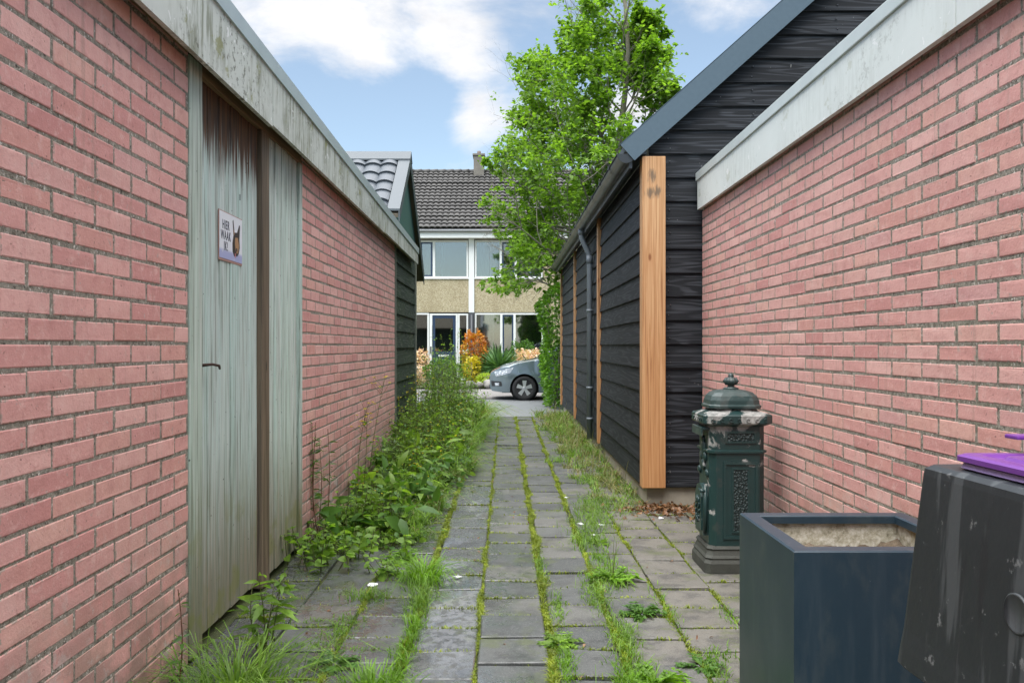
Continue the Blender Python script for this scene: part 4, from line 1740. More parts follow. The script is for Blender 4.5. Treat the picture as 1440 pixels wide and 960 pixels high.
# dome: square cushion lid
mb = MB()
rs = []
for f, z in ((1.0, .938), (1.03, .945), (1.03, .955), (.97, .962), (.95, .985), (.88, 1.010), (.74, 1.030), (.52, 1.042), (.25, 1.048)):
    rs.append(octa(.15 * f, .135 * f, .05 * f, z))
mb.rings(rs, 0, True, False)
mb.build('lid', MG2, mbx, world=False)
mb = MB()
mb.lathe([(.045, 1.046), (.045, 1.054), (.022, 1.060), (.018, 1.068), (.030, 1.074), (.040, 1.088), (.040, 1.100), (.028, 1.112), (.016, 1.118), (.018, 1.124), (.012, 1.136), (.002, 1.142)], n=18)
for k in range(9):
    an = 2 * math.pi * k / 9
    mb.tube([(.028 * math.cos(an), .028 * math.sin(an), 1.073), (.043 * math.cos(an), .043 * math.sin(an), 1.094), (.028 * math.cos(an), .028 * math.sin(an), 1.113)], .0055, 5)
mb.build('finial', MG2, mbx, world=False)


def frame_y(mb, x0, x1, z0, z1, w, y, d):
    mb.box(x0, x1, y - d, y, z1 - w, z1)
    mb.box(x0, x1, y - d, y, z0, z0 + w)
    mb.box(x0, x0 + w, y - d + .001, y - .001, z0 + w, z1 - w)
    mb.box(x1 - w, x1, y - d + .001, y - .001, z0 + w, z1 - w)


yf = -(Bh - .008)
mb = MB()
frame_y(mb, -.085, .115, .19, .635, .016, yf, .008)
frame_y(mb, -.035, .065, .225, .60, .010, yf, .006)
frame_y(mb, -.075, .105, .742, .812, .012, yf, .008)
mb.build('side_panel', MG2, mbx, world=False)
mb = MB()
mb.box(-.025, .055, yf - .003, yf + .002, .235, .59)
mb.box(-.063, .093, yf - .003, yf + .002, .754, .80)
mb.build('relief', emb, mbx, world=False)
# alley side: slot hood, shield, door with hinge and lock
xf_ = -(A - .008)
mb = MB()
mb.box(xf_ - .045, xf_ + .01, -.12, .12, .815, .83, 0, .004)
mb.box(xf_ - .045, xf_ - .035, -.12, .12, .78, .816, 0, .003)
mb.build('slot_hood', MG2, mbx, world=False)
mb = MB()
mb.prism([(-.10, .20), (.10, .20), (.10, .43), (.06, .475), (0, .49), (-.06, .475), (-.10, .43)], 'x', xf_ - .028, xf_ + .002)
mb.prism([(-.075, .225), (.075, .225), (.075, .42), (.04, .45), (0, .46), (-.04, .45), (-.075, .42)], 'x', xf_ - .036, xf_ - .027)
dr = mb.build('door', MG, mbx, world=False)
mb = MB()
for k in range(12):
    an = 2 * math.pi * k / 12
    mb.tube([(xf_ - .038, .05 * math.cos(an), .34 + .08 * math.sin(an)), (xf_ - .042, .03 * math.cos(an + .4), .34 + .05 * math.sin(an + .4))], .006, 5)
mb.tube([(xf_ - .02, -.105, .46), (xf_ - .05, -.105, .46)], .012, 8)
mb.tube([(xf_ - .018, -.104, .22), (xf_ - .018, -.104, .50)], .012, 8)
mb.build('door_relief', MG, dr, world=False)
mb = MB()
for (yy, zz, r_) in ((0, .70, .05), (-.04, .65, .03), (.04, .65, .03), (0, .60, .035), (0, .75, .025), (-.09, .56, .025), (.09, .56, .025)):
    mb.lathe([(r_, 0), (r_ * .9, -.010), (r_ * .4, -.016)], (xf_, yy, zz), 14, axis='x')
mb.build('crest', MG, mbx, world=False)

# ------------------------------------------------------------------ planter
pl = thing('planter', 'square dark blue grey planter with bare soil, in front of the post box', 'planter', (1.13, 2.68, 0))
hw, hd, zt_ = .292, .278, .708
rim = .052


def planter_mat():
    m, t, b = new_mat('blue_grey_fibrecement')
    o = t.obj()
    c = t.mix(t.noise(o, 3, 5), (.012, .028, .043), (.021, .041, .058))
    c = t.mix(t.math('MULTIPLY', t.step(t.noise(t.mapping(o, (7, 7, .8)), 2.2, 6, .6), .5, .75), .4), c, (.055, .075, .09))
    z = t.sep(o)[2]
    c = t.mix(t.math('MULTIPLY', t.step(t.math('ADD', z, t.math('MULTIPLY', t.noise(o, 5, 5), .3)), .52, .28), .35), c, (.06, .065, .06))
    sp = t.step(t.noise(o, 75, 2), .755, .77)
    c = t.mix(t.math('MULTIPLY', sp, .6), c, (.2, .23, .25))
    c = t.mix(t.math('MULTIPLY', t.step(t.noise(t.mapping(o, (3, 3, 1.2)), 4, 7, .7), .52, .68), .4), c, (.05, .065, .07))
    sc_ = t.step(t.noise(t.mapping(o, (2, 2, 40)), 4, 2), .77, .79)
    c = t.mix(t.math('MULTIPLY', sc_, .5), c, (.2, .24, .27))
    t.put(b.inputs['Base Color'], c)
    t.put(b.inputs['Roughness'], t.math('ADD', .27, t.math('MULTIPLY', t.noise(o, 4, 5), .2)))
    t.put(b.inputs['Normal'], t.bump(t.noise(o, 9, 4), .06, .01))
    return m


bm_ = MB()


def rect(a, b, z):
    return [(-a, -b, z), (a, -b, z), (a, b, z), (-a, b, z)]


bm_.rings([rect(hw - .006, hd - .006, 0), rect(hw, hd, .006), rect(hw, hd, zt_ - .005), rect(hw - .005, hd - .005, zt_),
           rect(hw - rim, hd - rim, zt_), rect(hw - rim - .004, hd - rim - .004, zt_ - .004), rect(hw - rim - .004, hd - rim - .004, zt_ - .028)], 0, False)
bm_.build('shell', planter_mat(), pl, world=False)
m_in, t, b = new_mat('raw_cement_inside')
c = t.ramp(t.noise(t.obj(), 26, 9, .8), (.34, (.13, .115, .07)), (.5, (.42, .39, .30)), (.66, (.66, .64, .57)))
c = t.mix(t.step(t.noise(t.obj(), 4, 5), .55, .65), c, (.24, .19, .08))
t.put(b.inputs['Base Color'], c)
b.inputs['Roughness'].default_value = .95
t.put(b.inputs['Normal'], t.bump(t.noise(t.obj(), 50, 5), .6, .006))
mb = MB()
mb.rings([rect(hw - rim + .012, hd - rim + .012, zt_ - .028), rect(hw - rim + .012, hd - rim + .012, .3)], 0, False)
mb.build('inner_wall', m_in, pl, world=False)
mb = MB()
n_ = 26
vs = []
for i in range(n_ + 1):
    for k in range(n_ + 1):
        u, v = -1 + 2 * i / n_, -1 + 2 * k / n_
        vs.append((u * (hw - rim + .014), v * (hd - rim + .014), zt_ - .112 + random.gauss(0, .006) + .012 * math.sin(u * 4 + v * 3) + .02 * u * v))
mb.add(vs, [(i * (n_ + 1) + k, (i + 1) * (n_ + 1) + k, (i + 1) * (n_ + 1) + k + 1, i * (n_ + 1) + k + 1) for i in range(n_) for k in range(n_)], 0, True)
mb.build('planting_soil', ground_mat('planter_soil', [(.06, .045, .03), (.16, .12, .08), (.28, .23, .17)], 14), pl, world=False)

# ------------------------------------------------------------------ wheelie bin
wb = thing('waste_bin', 'scuffed dark grey waste bin with a purple lid, overlapping the planter', 'bin', (1.136, 1.35, 0))
wb.rotation_euler = (0, 0, R(2))


def bin_mat():
    m, t, b = new_mat('scuffed_grey_plastic')
    o = t.obj()
    c = t.mix(t.noise(o, 3, 4), (.013, .0165, .019), (.022, .027, .031))
    st = t.noise(t.mapping(o, (11, 11, .7)), 1.6, 5, .55)
    c = t.mix(t.math('MULTIPLY', t.step(st, .56, .62), .5), c, (.085, .095, .10))
    c = t.mix(t.math('MULTIPLY', t.step(t.noise(o, 26, 6, .7), .62, .68), .6), c, (.20, .21, .21))
    c = t.mix(t.math('MULTIPLY', t.step(t.noise(t.mapping(o, (14, 14, 1), (2, 3, 1)), 2, 4), .6, .68), .6), c, (.012, .013, .016))
    t.put(b.inputs['Base Color'], c)
    t.put(b.inputs['Roughness'], t.math('ADD', .36, t.math('MULTIPLY', st, .2)))
    t.put(b.inputs['Normal'], t.bump(t.noise(o, 12, 4), .15, .012))
    return m


BM = bin_mat()
mb = MB()


def rrect(a, b, r_, z, n=5, dx=0, dy=0):
    pts = []
    for (cx, cy, a0) in ((a - r_, b - r_, 0), (-a + r_, b - r_, 90), (-a + r_, -b + r_, 180), (a - r_, -b + r_, 270)):
        for k in range(n + 1):
            an = R(a0 + 90 * k / n)
            pts.append((cx + r_ * math.cos(an) + dx, cy + r_ * math.sin(an) + dy, z))
    return pts


# flared upper collar, then the tapering body below it
mb.rings([rrect(.18, .19, .03, .08), rrect(.235, .255, .03, .64), rrect(.240, .262, .03, .655),
          rrect(.318, .36, .022, .652), rrect(.324, .366, .022, .659), rrect(.321, .362, .022, .69), rrect(.316, .355, .020, .73), rrect(.292, .322, .016, 1.045),
          rrect(.290, .320, .016, 1.058), rrect(.279, .309, .016, 1.066), rrect(.2, .2, .016, 1.067)], 0, True)
mb.build('body', BM, wb, world=False)
purple, t, b = new_mat('purple_lid_plastic')
t.put(b.inputs['Base Color'], t.mix(t.noise(t.obj(), 5, 5), (.12, .03, .21), (.17, .05, .28)))
b.inputs['Roughness'].default_value = .28
mb = MB()
mb.rings([rrect(.255, .245, .02, 1.067), rrect(.26, .25, .02, 1.070), rrect(.257, .247, .02, 1.079)], 0, True)
mb.build('lid_rim', plain('milky_lid_edge', (.27, .20, .40), .3), wb, world=False)
mb = MB()
mb.rings([rrect(.258, .248, .02, 1.080), rrect(.265, .255, .02, 1.083), rrect(.265, .255, .02, 1.092), rrect(.257, .247, .02, 1.096), rrect(.235, .225, .02, 1.0965), rrect(.230, .22, .02, 1.091), rrect(.21, .2, .02, 1.091), rrect(.205, .195, .02, 1.097), rrect(.12, .11, .02, 1.099)], 0, True)
lid = mb.build('lid', purple, wb, world=False)
mb = MB()
mb.box(-.165, .16, .215, .253, 1.124, 1.132, 0, .003)
for q in (-.09, .09):
    mb.box(q - .015, q + .015, .225, .245, 1.094, 1.126, 0, .003)
mb.build('lid_handle', purple, lid, world=False)
mb = MB()
mb.lathe([(.033, .0), (.033, -.004), (.030, -.0055), (.028, -.0035)], (-.3055, .0, .868), 28, axis='x')
mb.build('round_boss', BM, wb, world=False)
for s in (-1, 1):
    mb = MB()
    mb.lathe([(.03, -.02), (.09, -.025), (.10, -.015), (.10, .015), (.09, .025), (.03, .02)], (s * .23, .2, .10), 28, axis='x')
    mb.build('wheel', tyre_m, wb, world=False)

# ------------------------------------------------------------------ vegetation
def U(a, b, n):
    return rng.uniform(a, b, n)


# --- tree: trunk with upright limbs, leaf sprays on the twigs
def grow_tree():
    rr = random.Random(11)
    tr = thing('street_tree', 'tall fresh green leafy tree with a grey trunk, behind the black shed', 'tree', (2.55, 18.8, 0))
    limbs, tips = MB(), []
    O = Vector((2.55, 18.8, 0))
    trunk = MB()
    tp = [O + Vector((0.02 * i * math.sin(i), .03 * math.cos(i * 1.7), i * 1.0)) + Vector((.012 * i, 0, 0)) for i in range(13)]
    tr_r = [.13 - .0095 * i for i in range(13)]
    trunk.tube(tp, [max(.014, r) for r in tr_r], 10)
    trunk.build('trunk', M['bark'], tr)

    def branch(p, d, L, r, lvl):
        n = 5
        e_ = p + d.normalized() * L
        if e_.x < -.50:
            L *= max(.3, (p.x + .50) / (p.x - e_.x))
        if e_.x > 3.75:
            L *= .55
        pts = [p]
        dd = d.normalized()
        for i in range(n):
            dd = (dd + Vector((rr.gauss(0, .13), rr.gauss(0, .13), rr.gauss(.045, .10)))).normalized()
            pts.append(pts[-1] + dd * (L / n))
        rad = [r * (1 - .75 * i / n) for i in range(n + 1)]
        limbs.tube(pts, rad, 6 if lvl < 2 else 4, 0, False)
        if lvl >= 2:
            for i in range(1, n + 1):
                tips.append((pts[i], dd, lvl))
        if lvl < 3:
            k = {0: 7, 1: 5, 2: 3}[lvl]
            for q in range(k):
                t_ = rr.uniform(.25, 1.0)
                f = t_ * n
                i0 = min(int(f), n - 1)
                pp = pts[i0].lerp(pts[i0 + 1], f - i0)
                ax = (pts[i0 + 1] - pts[i0]).normalized()
                side = ax.orthogonal().normalized()
                side.rotate(Matrix.Rotation(rr.uniform(0, 6.28), 3, ax))
                nd = (ax * rr.uniform(.5, .9) + side * rr.uniform(.5, .95) + Vector((0, 0, .12))).normalized()
                branch(pp, nd, L * rr.uniform(.36, .56), rad[i0] * .6, lvl + 1)

    for i in range(34):
        f = i / 33
        z = 1.9 + 6.4 * f ** 1.05 + rr.uniform(-.2, .2)
        k = min(int(z), 11)
        p = tp[k].lerp(tp[k + 1], z - k)
        an = i * 2.4 + rr.uniform(-.4, .4)
        ca = math.cos(an)
        rise = rr.uniform(.55, 1.25)
        if z < 4.2 and ca < 0:
            rise *= .45
        d = Vector((ca, math.sin(an) * .8, rise))
        L = (3.35 - 2.1 * max(0, f - .25)) * rr.uniform(.75, 1.1)
        L *= 1.16 if ca < 0 else .82
        branch(p, d, L, .040 - .018 * f, 0)
    for (z, dy, dz, L) in ((2.0, .25, .42, 2.7), (2.5, -.35, .30, 2.9), (3.0, .1, .42, 3.0), (3.6, -.2, .34, 3.0), (4.3, .35, .30, 2.9), (5.3, .1, .5, 2.7)):
        k = int(z)
        branch(tp[k].lerp(tp[k + 1], z - k), Vector((-1, dy, dz)), L, .034, 0)
    limbs.build('limbs', M['bark'], tr)
    P, D, S = [], [], []
    for (p, d, lvl) in tips:
        if p.z > 8.9 and rr.random() < .75:
            continue
        if p.z < 2.5 or p.x > 3.85 or p.x < -.5 or p.x < (-.05 if p.z < 6 else .15) + .42 * math.sin(p.z * 4.1) + .2 * math.sin(p.z * 9.7 + p.y) or rr.random() < .36:
            continue
        if p.z > 5.8 and abs(p.x - 2.62) < .30 and p.y < 18.9 and rr.random() < .8:
            continue
        for q in range(rr.randint(2, 6) if p.z < 8.8 else 2):
            P.append(p + Vector((rr.gauss(0, .05), rr.gauss(0, .05), rr.gauss(-.01, .04))))
            v = d * .5 + Vector((rr.gauss(0, .6), rr.gauss(0, .6), rr.gauss(-.18, .25)))
            D.append(v)
            S.append(rr.uniform(.075, .135))
    g = Green()
    S = np.array(S)
    g.leaves(np.array(P), np.array(D), S, S * .6, 0, None, .12, .2)
    g.build('crown', M['leaf_tree'], tr)
    print('tree leaves', len(P))


grow_tree()


# --- hedge at the far end of the black shed
def hedge():
    h = thing('laurel_hedge', 'glossy bright green hedge at the far end of the black shed', 'hedge', (1.2, 17.8, 0))
    g = Green()
    n = 9500
    # shell of a bumpy upright box, with some depth
    cx, cy, rx, ry, H = 1.42, 17.75, .60, .85, 2.62
    th = U(0, 2 * np.pi, n)
    z = U(.03, H, n)
    lump = 1 + .10 * np.sin(z * 5 + 3 * np.cos(th)) + .09 * np.sin(3 * th + z * 2.3) + .05 * np.sin(9 * th + z * 8)
    c, s = np.cos(th), np.sin(th)
    k = (np.abs(c) ** 3 + np.abs(s) ** 3) ** (-1 / 3)
    taper = np.clip((H + .12 - z) / .55, .12, 1) ** .5
    foot = .88 + .12 * np.clip(z / .5, 0, 1)
    rad = k * lump * taper * foot * (1 - np.abs(rng.normal(0, .09, n)))
    P = np.stack([cx + rx * c * rad, cy + ry * s * rad, z], 1)
    O = np.stack([c, s, U(-.2, .9, n)], 1) + rng.normal(0, .45, (n, 3))
    L = U(.06, .115, n)
    g.leaves(P, O, L, L * .45, 0, None, .14, .25)
    g.build('foliage', M['hedge'], h)
    mb = MB()
    for i in range(9):
        x, y = cx + random.uniform(-.4, .4), cy + random.uniform(-.6, .6)
        pts = [(x, y, 0), (x + random.gauss(0, .06), y + random.gauss(0, .06), .8), (x + random.gauss(0, .1), y + random.gauss(0, .1), 1.7), (x + random.gauss(0, .12), y + random.gauss(0, .12), 2.4)]
        mb.tube(pts, [.025, .02, .014, .006], 6)
    mb.build('stems', M['bark'], h)


hedge()

# --- moss and short grass in the paver joints
def joint_plants():
    g = Green()
    P, H = [], []

    def line(x, y0, y1, dens, w, hmax, patch=1.0):
        n = int((y1 - y0) * dens)
        y = U(y0, y1, n)
        q = np.sin(y * 2.1 + x * 9) + np.sin(y * 5.3 + x * 4) * .8 + np.sin(y * 13 + x * 31) * .6 + np.sin(y * 29 + x * 7) * .5
        keep = rng.random(len(y)) < np.clip(.55 + .38 * q + 1.1 * (patch - .75), .04, 1)
        y = y[keep]
        wob = .010 * np.sin(y * 7 + x * 3)
        thick = w * (.35 + .75 * np.sin(y * 3.7 + x) ** 2 * np.sin(y * 9.1 + x * 5) ** 2 + .35 * np.sin(y * 1.3 + x * 8) ** 2)
        x_ = x + wob + rng.normal(0, 1, len(y)) * thick
        P.append(np.stack([x_, y, np.full(len(y), -.010)], 1))
        H.append(U(.4, 1, len(y)) * hmax * (.4 + .6 * np.abs(np.sin(y * 2.9 + x * 7))))

    # long joints: x, density near and far, width, height
    for (x, w, h, dn, pt) in ((-.118, .008, .022, 2600, 1), (.200, .013, .032, 3400, 1), (.500, .012, .030, 2300, .8), (.800, .010, .03, 1500, .62), (1.10, .007, .022, 900, .5), (-.425, .012, .04, 2000, .7), (-.72, .010, .03, 1200, .5)):
        ymax = 15.3 if x < .7 and x > -.5 else 6.6
        line(x, 1.8, 6.0, dn, w, h, pt)
        if ymax > 7:
            line(x, 6.0, 15.3, dn * .75, w * 1.05, h, min(1, pt + .1))
        else:
            line(x, 6.0, ymax, dn * .4, w, h, pt)
    # cross joints
    for ci, ys in ROWS.items():
        x0, x1 = JX[ci], JX[ci + 1]
        for y in ys:
            if y < 1.8:
                continue
            amt = random.random() ** (1.3 if ci in (4, 5, 6, 7) else 1.8)
            n = int(160 * amt * (1 if y < 8 else .6))
            x = x0 + (x1 - x0) * (U(0, 1, n) ** (1.4 if random.random() < .5 else .7))
            P.append(np.stack([x, y + rng.normal(0, .0055, n), np.full(n, -.010)], 1))
            H.append(U(.35, 1, n) * .024)
    P = np.concatenate(P)
    H = np.concatenate(H)
    g.blades(P, H, U(.0025, .0055, len(P)) * (1 + P[:, 1] * .08), U(.1, 1.4, len(P)), 0, .3)
    o = g.build('joint_moss', M['moss'])
    tag(o, 'green moss and short grass growing in the paver joints', 'moss', None, 'stuff')
    print('moss blades', len(P))


joint_plants()

# --- grass that has taken over joints and edges
def rough_grass():
    g = Green()

    def patch(cx, cy, sx, sy, n, h, w, lean, mi=0):
        P = np.stack([cx + rng.normal(0, sx, n), cy + rng.normal(0, sy, n), np.full(n, -.01)], 1)
        P = P[(P[:, 0] > -1.27) & (P[:, 0] < 1.6)]
        n = len(P)
        g.blades(P, h * U(.35, 1.1, n), w * U(.6, 1.3, n), U(.2, lean, n), mi, .55)

    # right side of the path, nearer stretches
    for (cx, cy, sx, sy, n, h) in ((.50, 3.15, .04, .13, 500, .07), (.53, 3.7, .035, .16, 420, .06), (.47, 4.3, .035, .16, 380, .05), (.56, 4.55, .05, .12, 260, .06), (.60, 4.9, .05, .16, 300, .06), (.55, 5.5, .06, .2, 420, .08),
                                   (.66, 6.2, .08, .3, 500, .09), (.80, 6.7, .12, .2, 420, .09), (.25, 3.4, .02, .12, 300, .05), (.26, 4.1, .02, .14, 240, .045), (.21, 4.9, .02, .18, 260, .04),
                                   (.84, 3.25, .03, .12, 120, .06), (.80, 4.1, .02, .2, 100, .05), (.95, 3.0, .05, .06, 160, .05), (1.08, 4.0, .02, .1, 60, .05), (.90, 3.5, .05, .04, 90, .04),
                                   (-.43, 3.3, .025, .14, 240, .06), (-.42, 3.75, .022, .16, 300, .065), (-.43, 4.2, .03, .14, 280, .075), (-.46, 4.55, .05, .12, 240, .08),
                                   (-.75, 3.8, .04, .12, 220, .05), (-.72, 4.3, .05, .05, 160, .07), (-.9, 3.6, .12, .02, 130, .03), (-.6, 3.55, .1, .015, 130, .03), (-.85, 3.9, .1, .03, 130, .04)):
        patch(cx, cy, sx, sy, n, h, .0048, 1.3, 0 if random.random() < .6 else 1)
    # sprawling right verge along the black shed
    nc = 330
    cy = U(6.5, 15.6, nc)
    edge = .60 + .10 * np.sin(cy * 1.9) + .06 * np.sin(cy * 4.7)
    cx = edge + (1.13 - edge) * U(0, 1, nc) ** .8
    for a, b in zip(cx, cy):
        far = np.clip((b - 6) / 9, 0, 1)
        k = int(rng.integers(6, 34))
        h = rng.uniform(.03, .13) * (.8 + .9 * far)
        P = np.stack([a + rng.normal(0, .035, k), b + rng.normal(0, .05, k), np.full(k, -.02)], 1)
        P[:, 0] = np.minimum(P[:, 0], 1.15)
        g.blades(P, h * U(.5, 1.2, k), U(.004, .008, k) * (1.1 + far), U(.3, 1.6, k), 2 if rng.random() < .45 else 0, .6)
    n = 160
    y = U(7.5, 15.5, n)
    P3 = np.stack([.72 + .4 * U(0, 1, n), y, np.full(n, -.02)], 1)
    g.blades(P3, U(.15, .38, n), .007, U(.1, .6, n), 2, .3)
    o = g.build('grass', [M['grass'], M['grass_lush'], M['grass_dry']])
    tag(o, 'green and straw coloured grass along the shed and over the paver joints', 'grass', None, 'stuff')


rough_grass()


def tuft(name, label, x, y, n, h, spread, w=.006, lean=1.3, mat='grass', group=None):
    t_ = thing(name, label, 'grass tuft', (x, y, 0), 0, group)
    g = Green()
    an = U(0, 2 * np.pi, n)
    r = np.abs(rng.normal(0, spread, n))
    P = np.stack([x + r * np.cos(an), y + r * np.sin(an), np.full(n, -.01)], 1)
    P[:, 0] = np.maximum(P[:, 0], -1.27)
    g.blades(P, h * U(.35, 1.15, n), w * U(.6, 1.3, n), U(.3, lean, n), 0, .75, an + rng.normal(0, .5, n))
    g.build('blades', M[mat], t_)
    return t_


tuft('grass_tuft', 'large sprawling tuft of long fine grass below the green door', -1.0, 3.06, 420, .24, .12, .0062, 1.9)
tuft('grass_tuft', 'short bright grass tuft at the front edge, right of the long one', -.50, 3.10, 300, .11, .06, .006, 1.2, 'grass_lush')
tuft('grass_tuft', 'long grass lying over the wet pavers beside the weeds', -.46, 4.62, 300, .15, .07, .006, 1.8, 'grass_lush')


# --- the big strip of weeds on the left
def weeds():
    g = Green()

    def ground(n, y0, y1):
        y = U(y0, y1, n)
        right = -.67 + .22 * np.clip((y - 5) / 4, 0, 1) + .05 * np.sin(y * 2.3) + .04 * np.sin(y * 6.1)
        right = np.where(y > 12.5, right + .05, right)
        x = -1.26 + (right + 1.26) * U(0, 1, n) ** .9
        return x, y, right

    # leafy undergrowth: separate clumps of ovate leaves, the pavers and the wall foot showing between
    nc = 210
    x, y, rt = ground(nc, 5.1, 13.6)
    for a, b, r_ in zip(x, y, rt):
        k = int(rng.integers(10, 44))
        kk = np.clip((b - 5.2) / 6, 0, 1)
        h = (.07 + .45 * kk * np.clip((r_ - a) / .35, .2, 1)) * rng.uniform(.5, 1.25)
        sp = rng.uniform(.05, .13)
        z = U(.05, 1, k) ** .7 * h
        P = np.stack([np.maximum(a + rng.normal(0, sp, k), -1.28), b + rng.normal(0, sp, k), z], 1)
        D = np.stack([rng.normal(.15, .8, k), rng.normal(-.3, .8, k), rng.normal(.1, .4, k)], 1)
        L = rng.uniform(.035, .085) * U(.6, 1.15, k)
        g.leaves(P, D, L, L * rng.uniform(.3, .8), int(rng.random() < .35), None, .12, .2)
        g.stems(np.stack([np.full(k, a), np.full(k, b), np.full(k, -.02)], 1), P, .002, .0012, 3)
    # broad dock and burdock leaves near the front
    n = 170
    x, y, rt = ground(n, 5.3, 9.0)
    P = np.stack([x, y, U(.05, .22, n)], 1)
    D = np.stack([rng.normal(.5, .6, n), rng.normal(-.6, .6, n), rng.normal(.15, .3, n)], 1)
    L = U(.11, .22, n)
    g.leaves(P, D, L, L * .42, 1, None, .10, .35)
    n = 330
    x, y, rt = ground(n, 6.0, 13.2)
    kk = np.clip((y - 6) / 6, 0, 1)
    P = np.stack([x, y, U(.08, .28, n) + .38 * kk * U(.2, 1, n)], 1)
    D = np.stack([rng.normal(.4, .6, n), rng.normal(-.6, .6, n), rng.normal(.25, .35, n)], 1)
    L = U(.09, .19, n)
    g.leaves(P, D, L, L * U(.22, .42, n), 0, None, .10, .35)
    # grass in bent clumps mixed through, spilling onto the path
    nc = 560
    x, y, rt = ground(nc, 5.4, 14.9)
    x = np.where(rng.random(nc) < .42, rt - np.abs(rng.normal(0, .12, nc)) + .03, x)
    for a, b in zip(x, y):
        k = int(rng.integers(6, 34))
        kk = np.clip((b - 5) / 7, 0, 1)
        h = rng.uniform(.07, .34) * (.45 + 1.0 * kk)
        P = np.stack([np.maximum(a + rng.normal(0, .03, k), -1.27), b + rng.normal(0, .04, k), np.full(k, -.02)], 1)
        bias = rng.uniform(0, 6.28)
        g.blades(P, h * U(.5, 1.2, k), U(.005, .009, k) * (1 + .8 * kk), U(.2, 1.7, k), 2 if rng.random() < .8 else 5, .65, bias + rng.normal(0, 1.1, k))
    # tall thin stalks with small leaves: chest high towards the street
    n = 620
    x, y, rt = ground(n, 7.6, 14.4)
    k = np.clip((y - 7.4) / 4.6, 0, 1)
    side = np.clip((rt + .04 - x) / .45, .25, 1)
    H = (.26 + .88 * k) * side ** .6 * U(.55, 1.12, n)
    B = np.stack([x, y, np.zeros(n)], 1)
    lean = np.stack([rng.normal(.05, .09, n), rng.normal(-.02, .09, n), np.ones(n)], 1)
    T = B + lean * H[:, None]
    g.stems(B, T, .0035, .0015, 3)
    for j in range(15):
        f = U(.25, 1.0, n)
        P = B + (T - B) * f[:, None] + rng.normal(0, .012, (n, 3))
        D = rng.normal(0, 1, (n, 3)) * np.array([1, 1, .4]) + np.array([0, 0, .3])
        L = U(.035, .085, n) * (1.15 - .5 * f)
        g.leaves(P, D, L, L * U(.28, .5, n), 0 if j % 3 else 1, None, .1, .25)
    # side sprays at the top
    sel = rng.random(n) < .55
    for j in range(4):
        b0 = (B + (T - B) * U(.6, .95, n)[:, None])[sel]
        t0 = b0 + np.stack([rng.normal(0, .08, len(b0)), rng.normal(0, .08, len(b0)), U(.05, .16, len(b0))], 1)
        g.stems(b0, t0, .0018, .001, 3)
        g.leaves(t0, rng.normal(0, 1, (len(t0), 3)) + np.array([0, 0, .5]), .028, .016, 0)
    # yellow specks of bloom
    n = 130
    x, y, rt = ground(n, 6.2, 13.8)
    k = np.clip((y - 6) / 6, 0, 1)
    P = np.stack([x, y, .18 + .65 * k * U(.4, 1, n)], 1)
    for j in range(5):
        D = np.stack([np.cos(j * 1.257 + x * 9), np.sin(j * 1.257 + x * 9), np.full(n, .35)], 1)
        g.leaves(P, D, .012, .009, 4)
    o = g.build('weeds', [M['leaf_weed'], M['leaf_dark'], M['grass'], M['stem'], M['yellow'], M['grass_dry']])
    tag(o, 'dense strip of tall green weeds and grass along the left wall', 'weeds', None, 'stuff')


weeds()


def leafy_plant(name, label, cat, x, y, stems, H, L, wd, per, mat='leaf_weed', stem='stem', spread=.05, lean=.15, flowers=0, upfrac=.1, group=None):
    t_ = thing(name, label, cat, (x, y, 0), 0, group)
    gl_ = Green()
    fl = []
    for i in range(stems):
        gs_ = Green()
        an = random.uniform(0, 6.28)
        b = np.array([x + spread * random.gauss(0, .6), y + spread * random.gauss(0, .6), -.01])
        h = H * random.uniform(.7, 1.08)
        d = np.array([math.cos(an) * lean * random.uniform(.2, 1), math.sin(an) * lean * random.uniform(.2, 1), 1.0])
        bend = np.array([random.gauss(0, .04), random.gauss(0, .04), 0]) * h
        pts = [b + d * h * f + bend * math.sin(f * 3.1) for f in np.linspace(0, 1, 6)]
        for p in pts:
            p[0] = max(p[0], -1.285)
        for a, c in zip(pts[:-1], pts[1:]):
            f = (a[2]) / max(h, .01)
            gs_.stems([a], [c], .004 * (1 - .6 * f), .004 * (1 - .6 * f) * .85, 0)
        P, D, S = [], [], []
        for k in range(per):
            f = random.uniform(upfrac, 1.0)
            q = f * 5
            i0 = min(int(q), 4)
            p = pts[i0] + (pts[i0 + 1] - pts[i0]) * (q - i0)
            aa = k * 2.4 + random.gauss(0, .3)
            P.append(p)
            D.append([math.cos(aa), math.sin(aa), random.uniform(-.1, .55)])
            S.append(L * random.uniform(.65, 1.1) * (1.1 - .45 * f))
        S = np.array(S)
        gl_.leaves(np.array(P), np.array(D), S, S * wd, 0, None, .10, .3)
        for k in range(flowers):
            f = random.uniform(.72, 1.0)
            q = f * 5
            i0 = min(int(q), 4)
            p = pts[i0] + (pts[i0 + 1] - pts[i0]) * (q - i0)
            e = p + np.array([random.gauss(0, .07), random.gauss(0, .07), random.uniform(.02, .12)]) * h
            gs_.stems([p], [e], .0016, .0010, 0)
            fl.append(e)
        gs_.build('stalk', M[stem], t_)
    gl_.build('foliage', M[mat], t_)
    if fl:
        for f_ in fl:
            gf = Green()
            for j in range(6):
                aa = j * 1.047
                gf.leaves([f_], [[math.cos(aa), math.sin(aa), .3]], .013, .009, 0)
            gf.build('flower', M['yellow'], t_)
    return t_


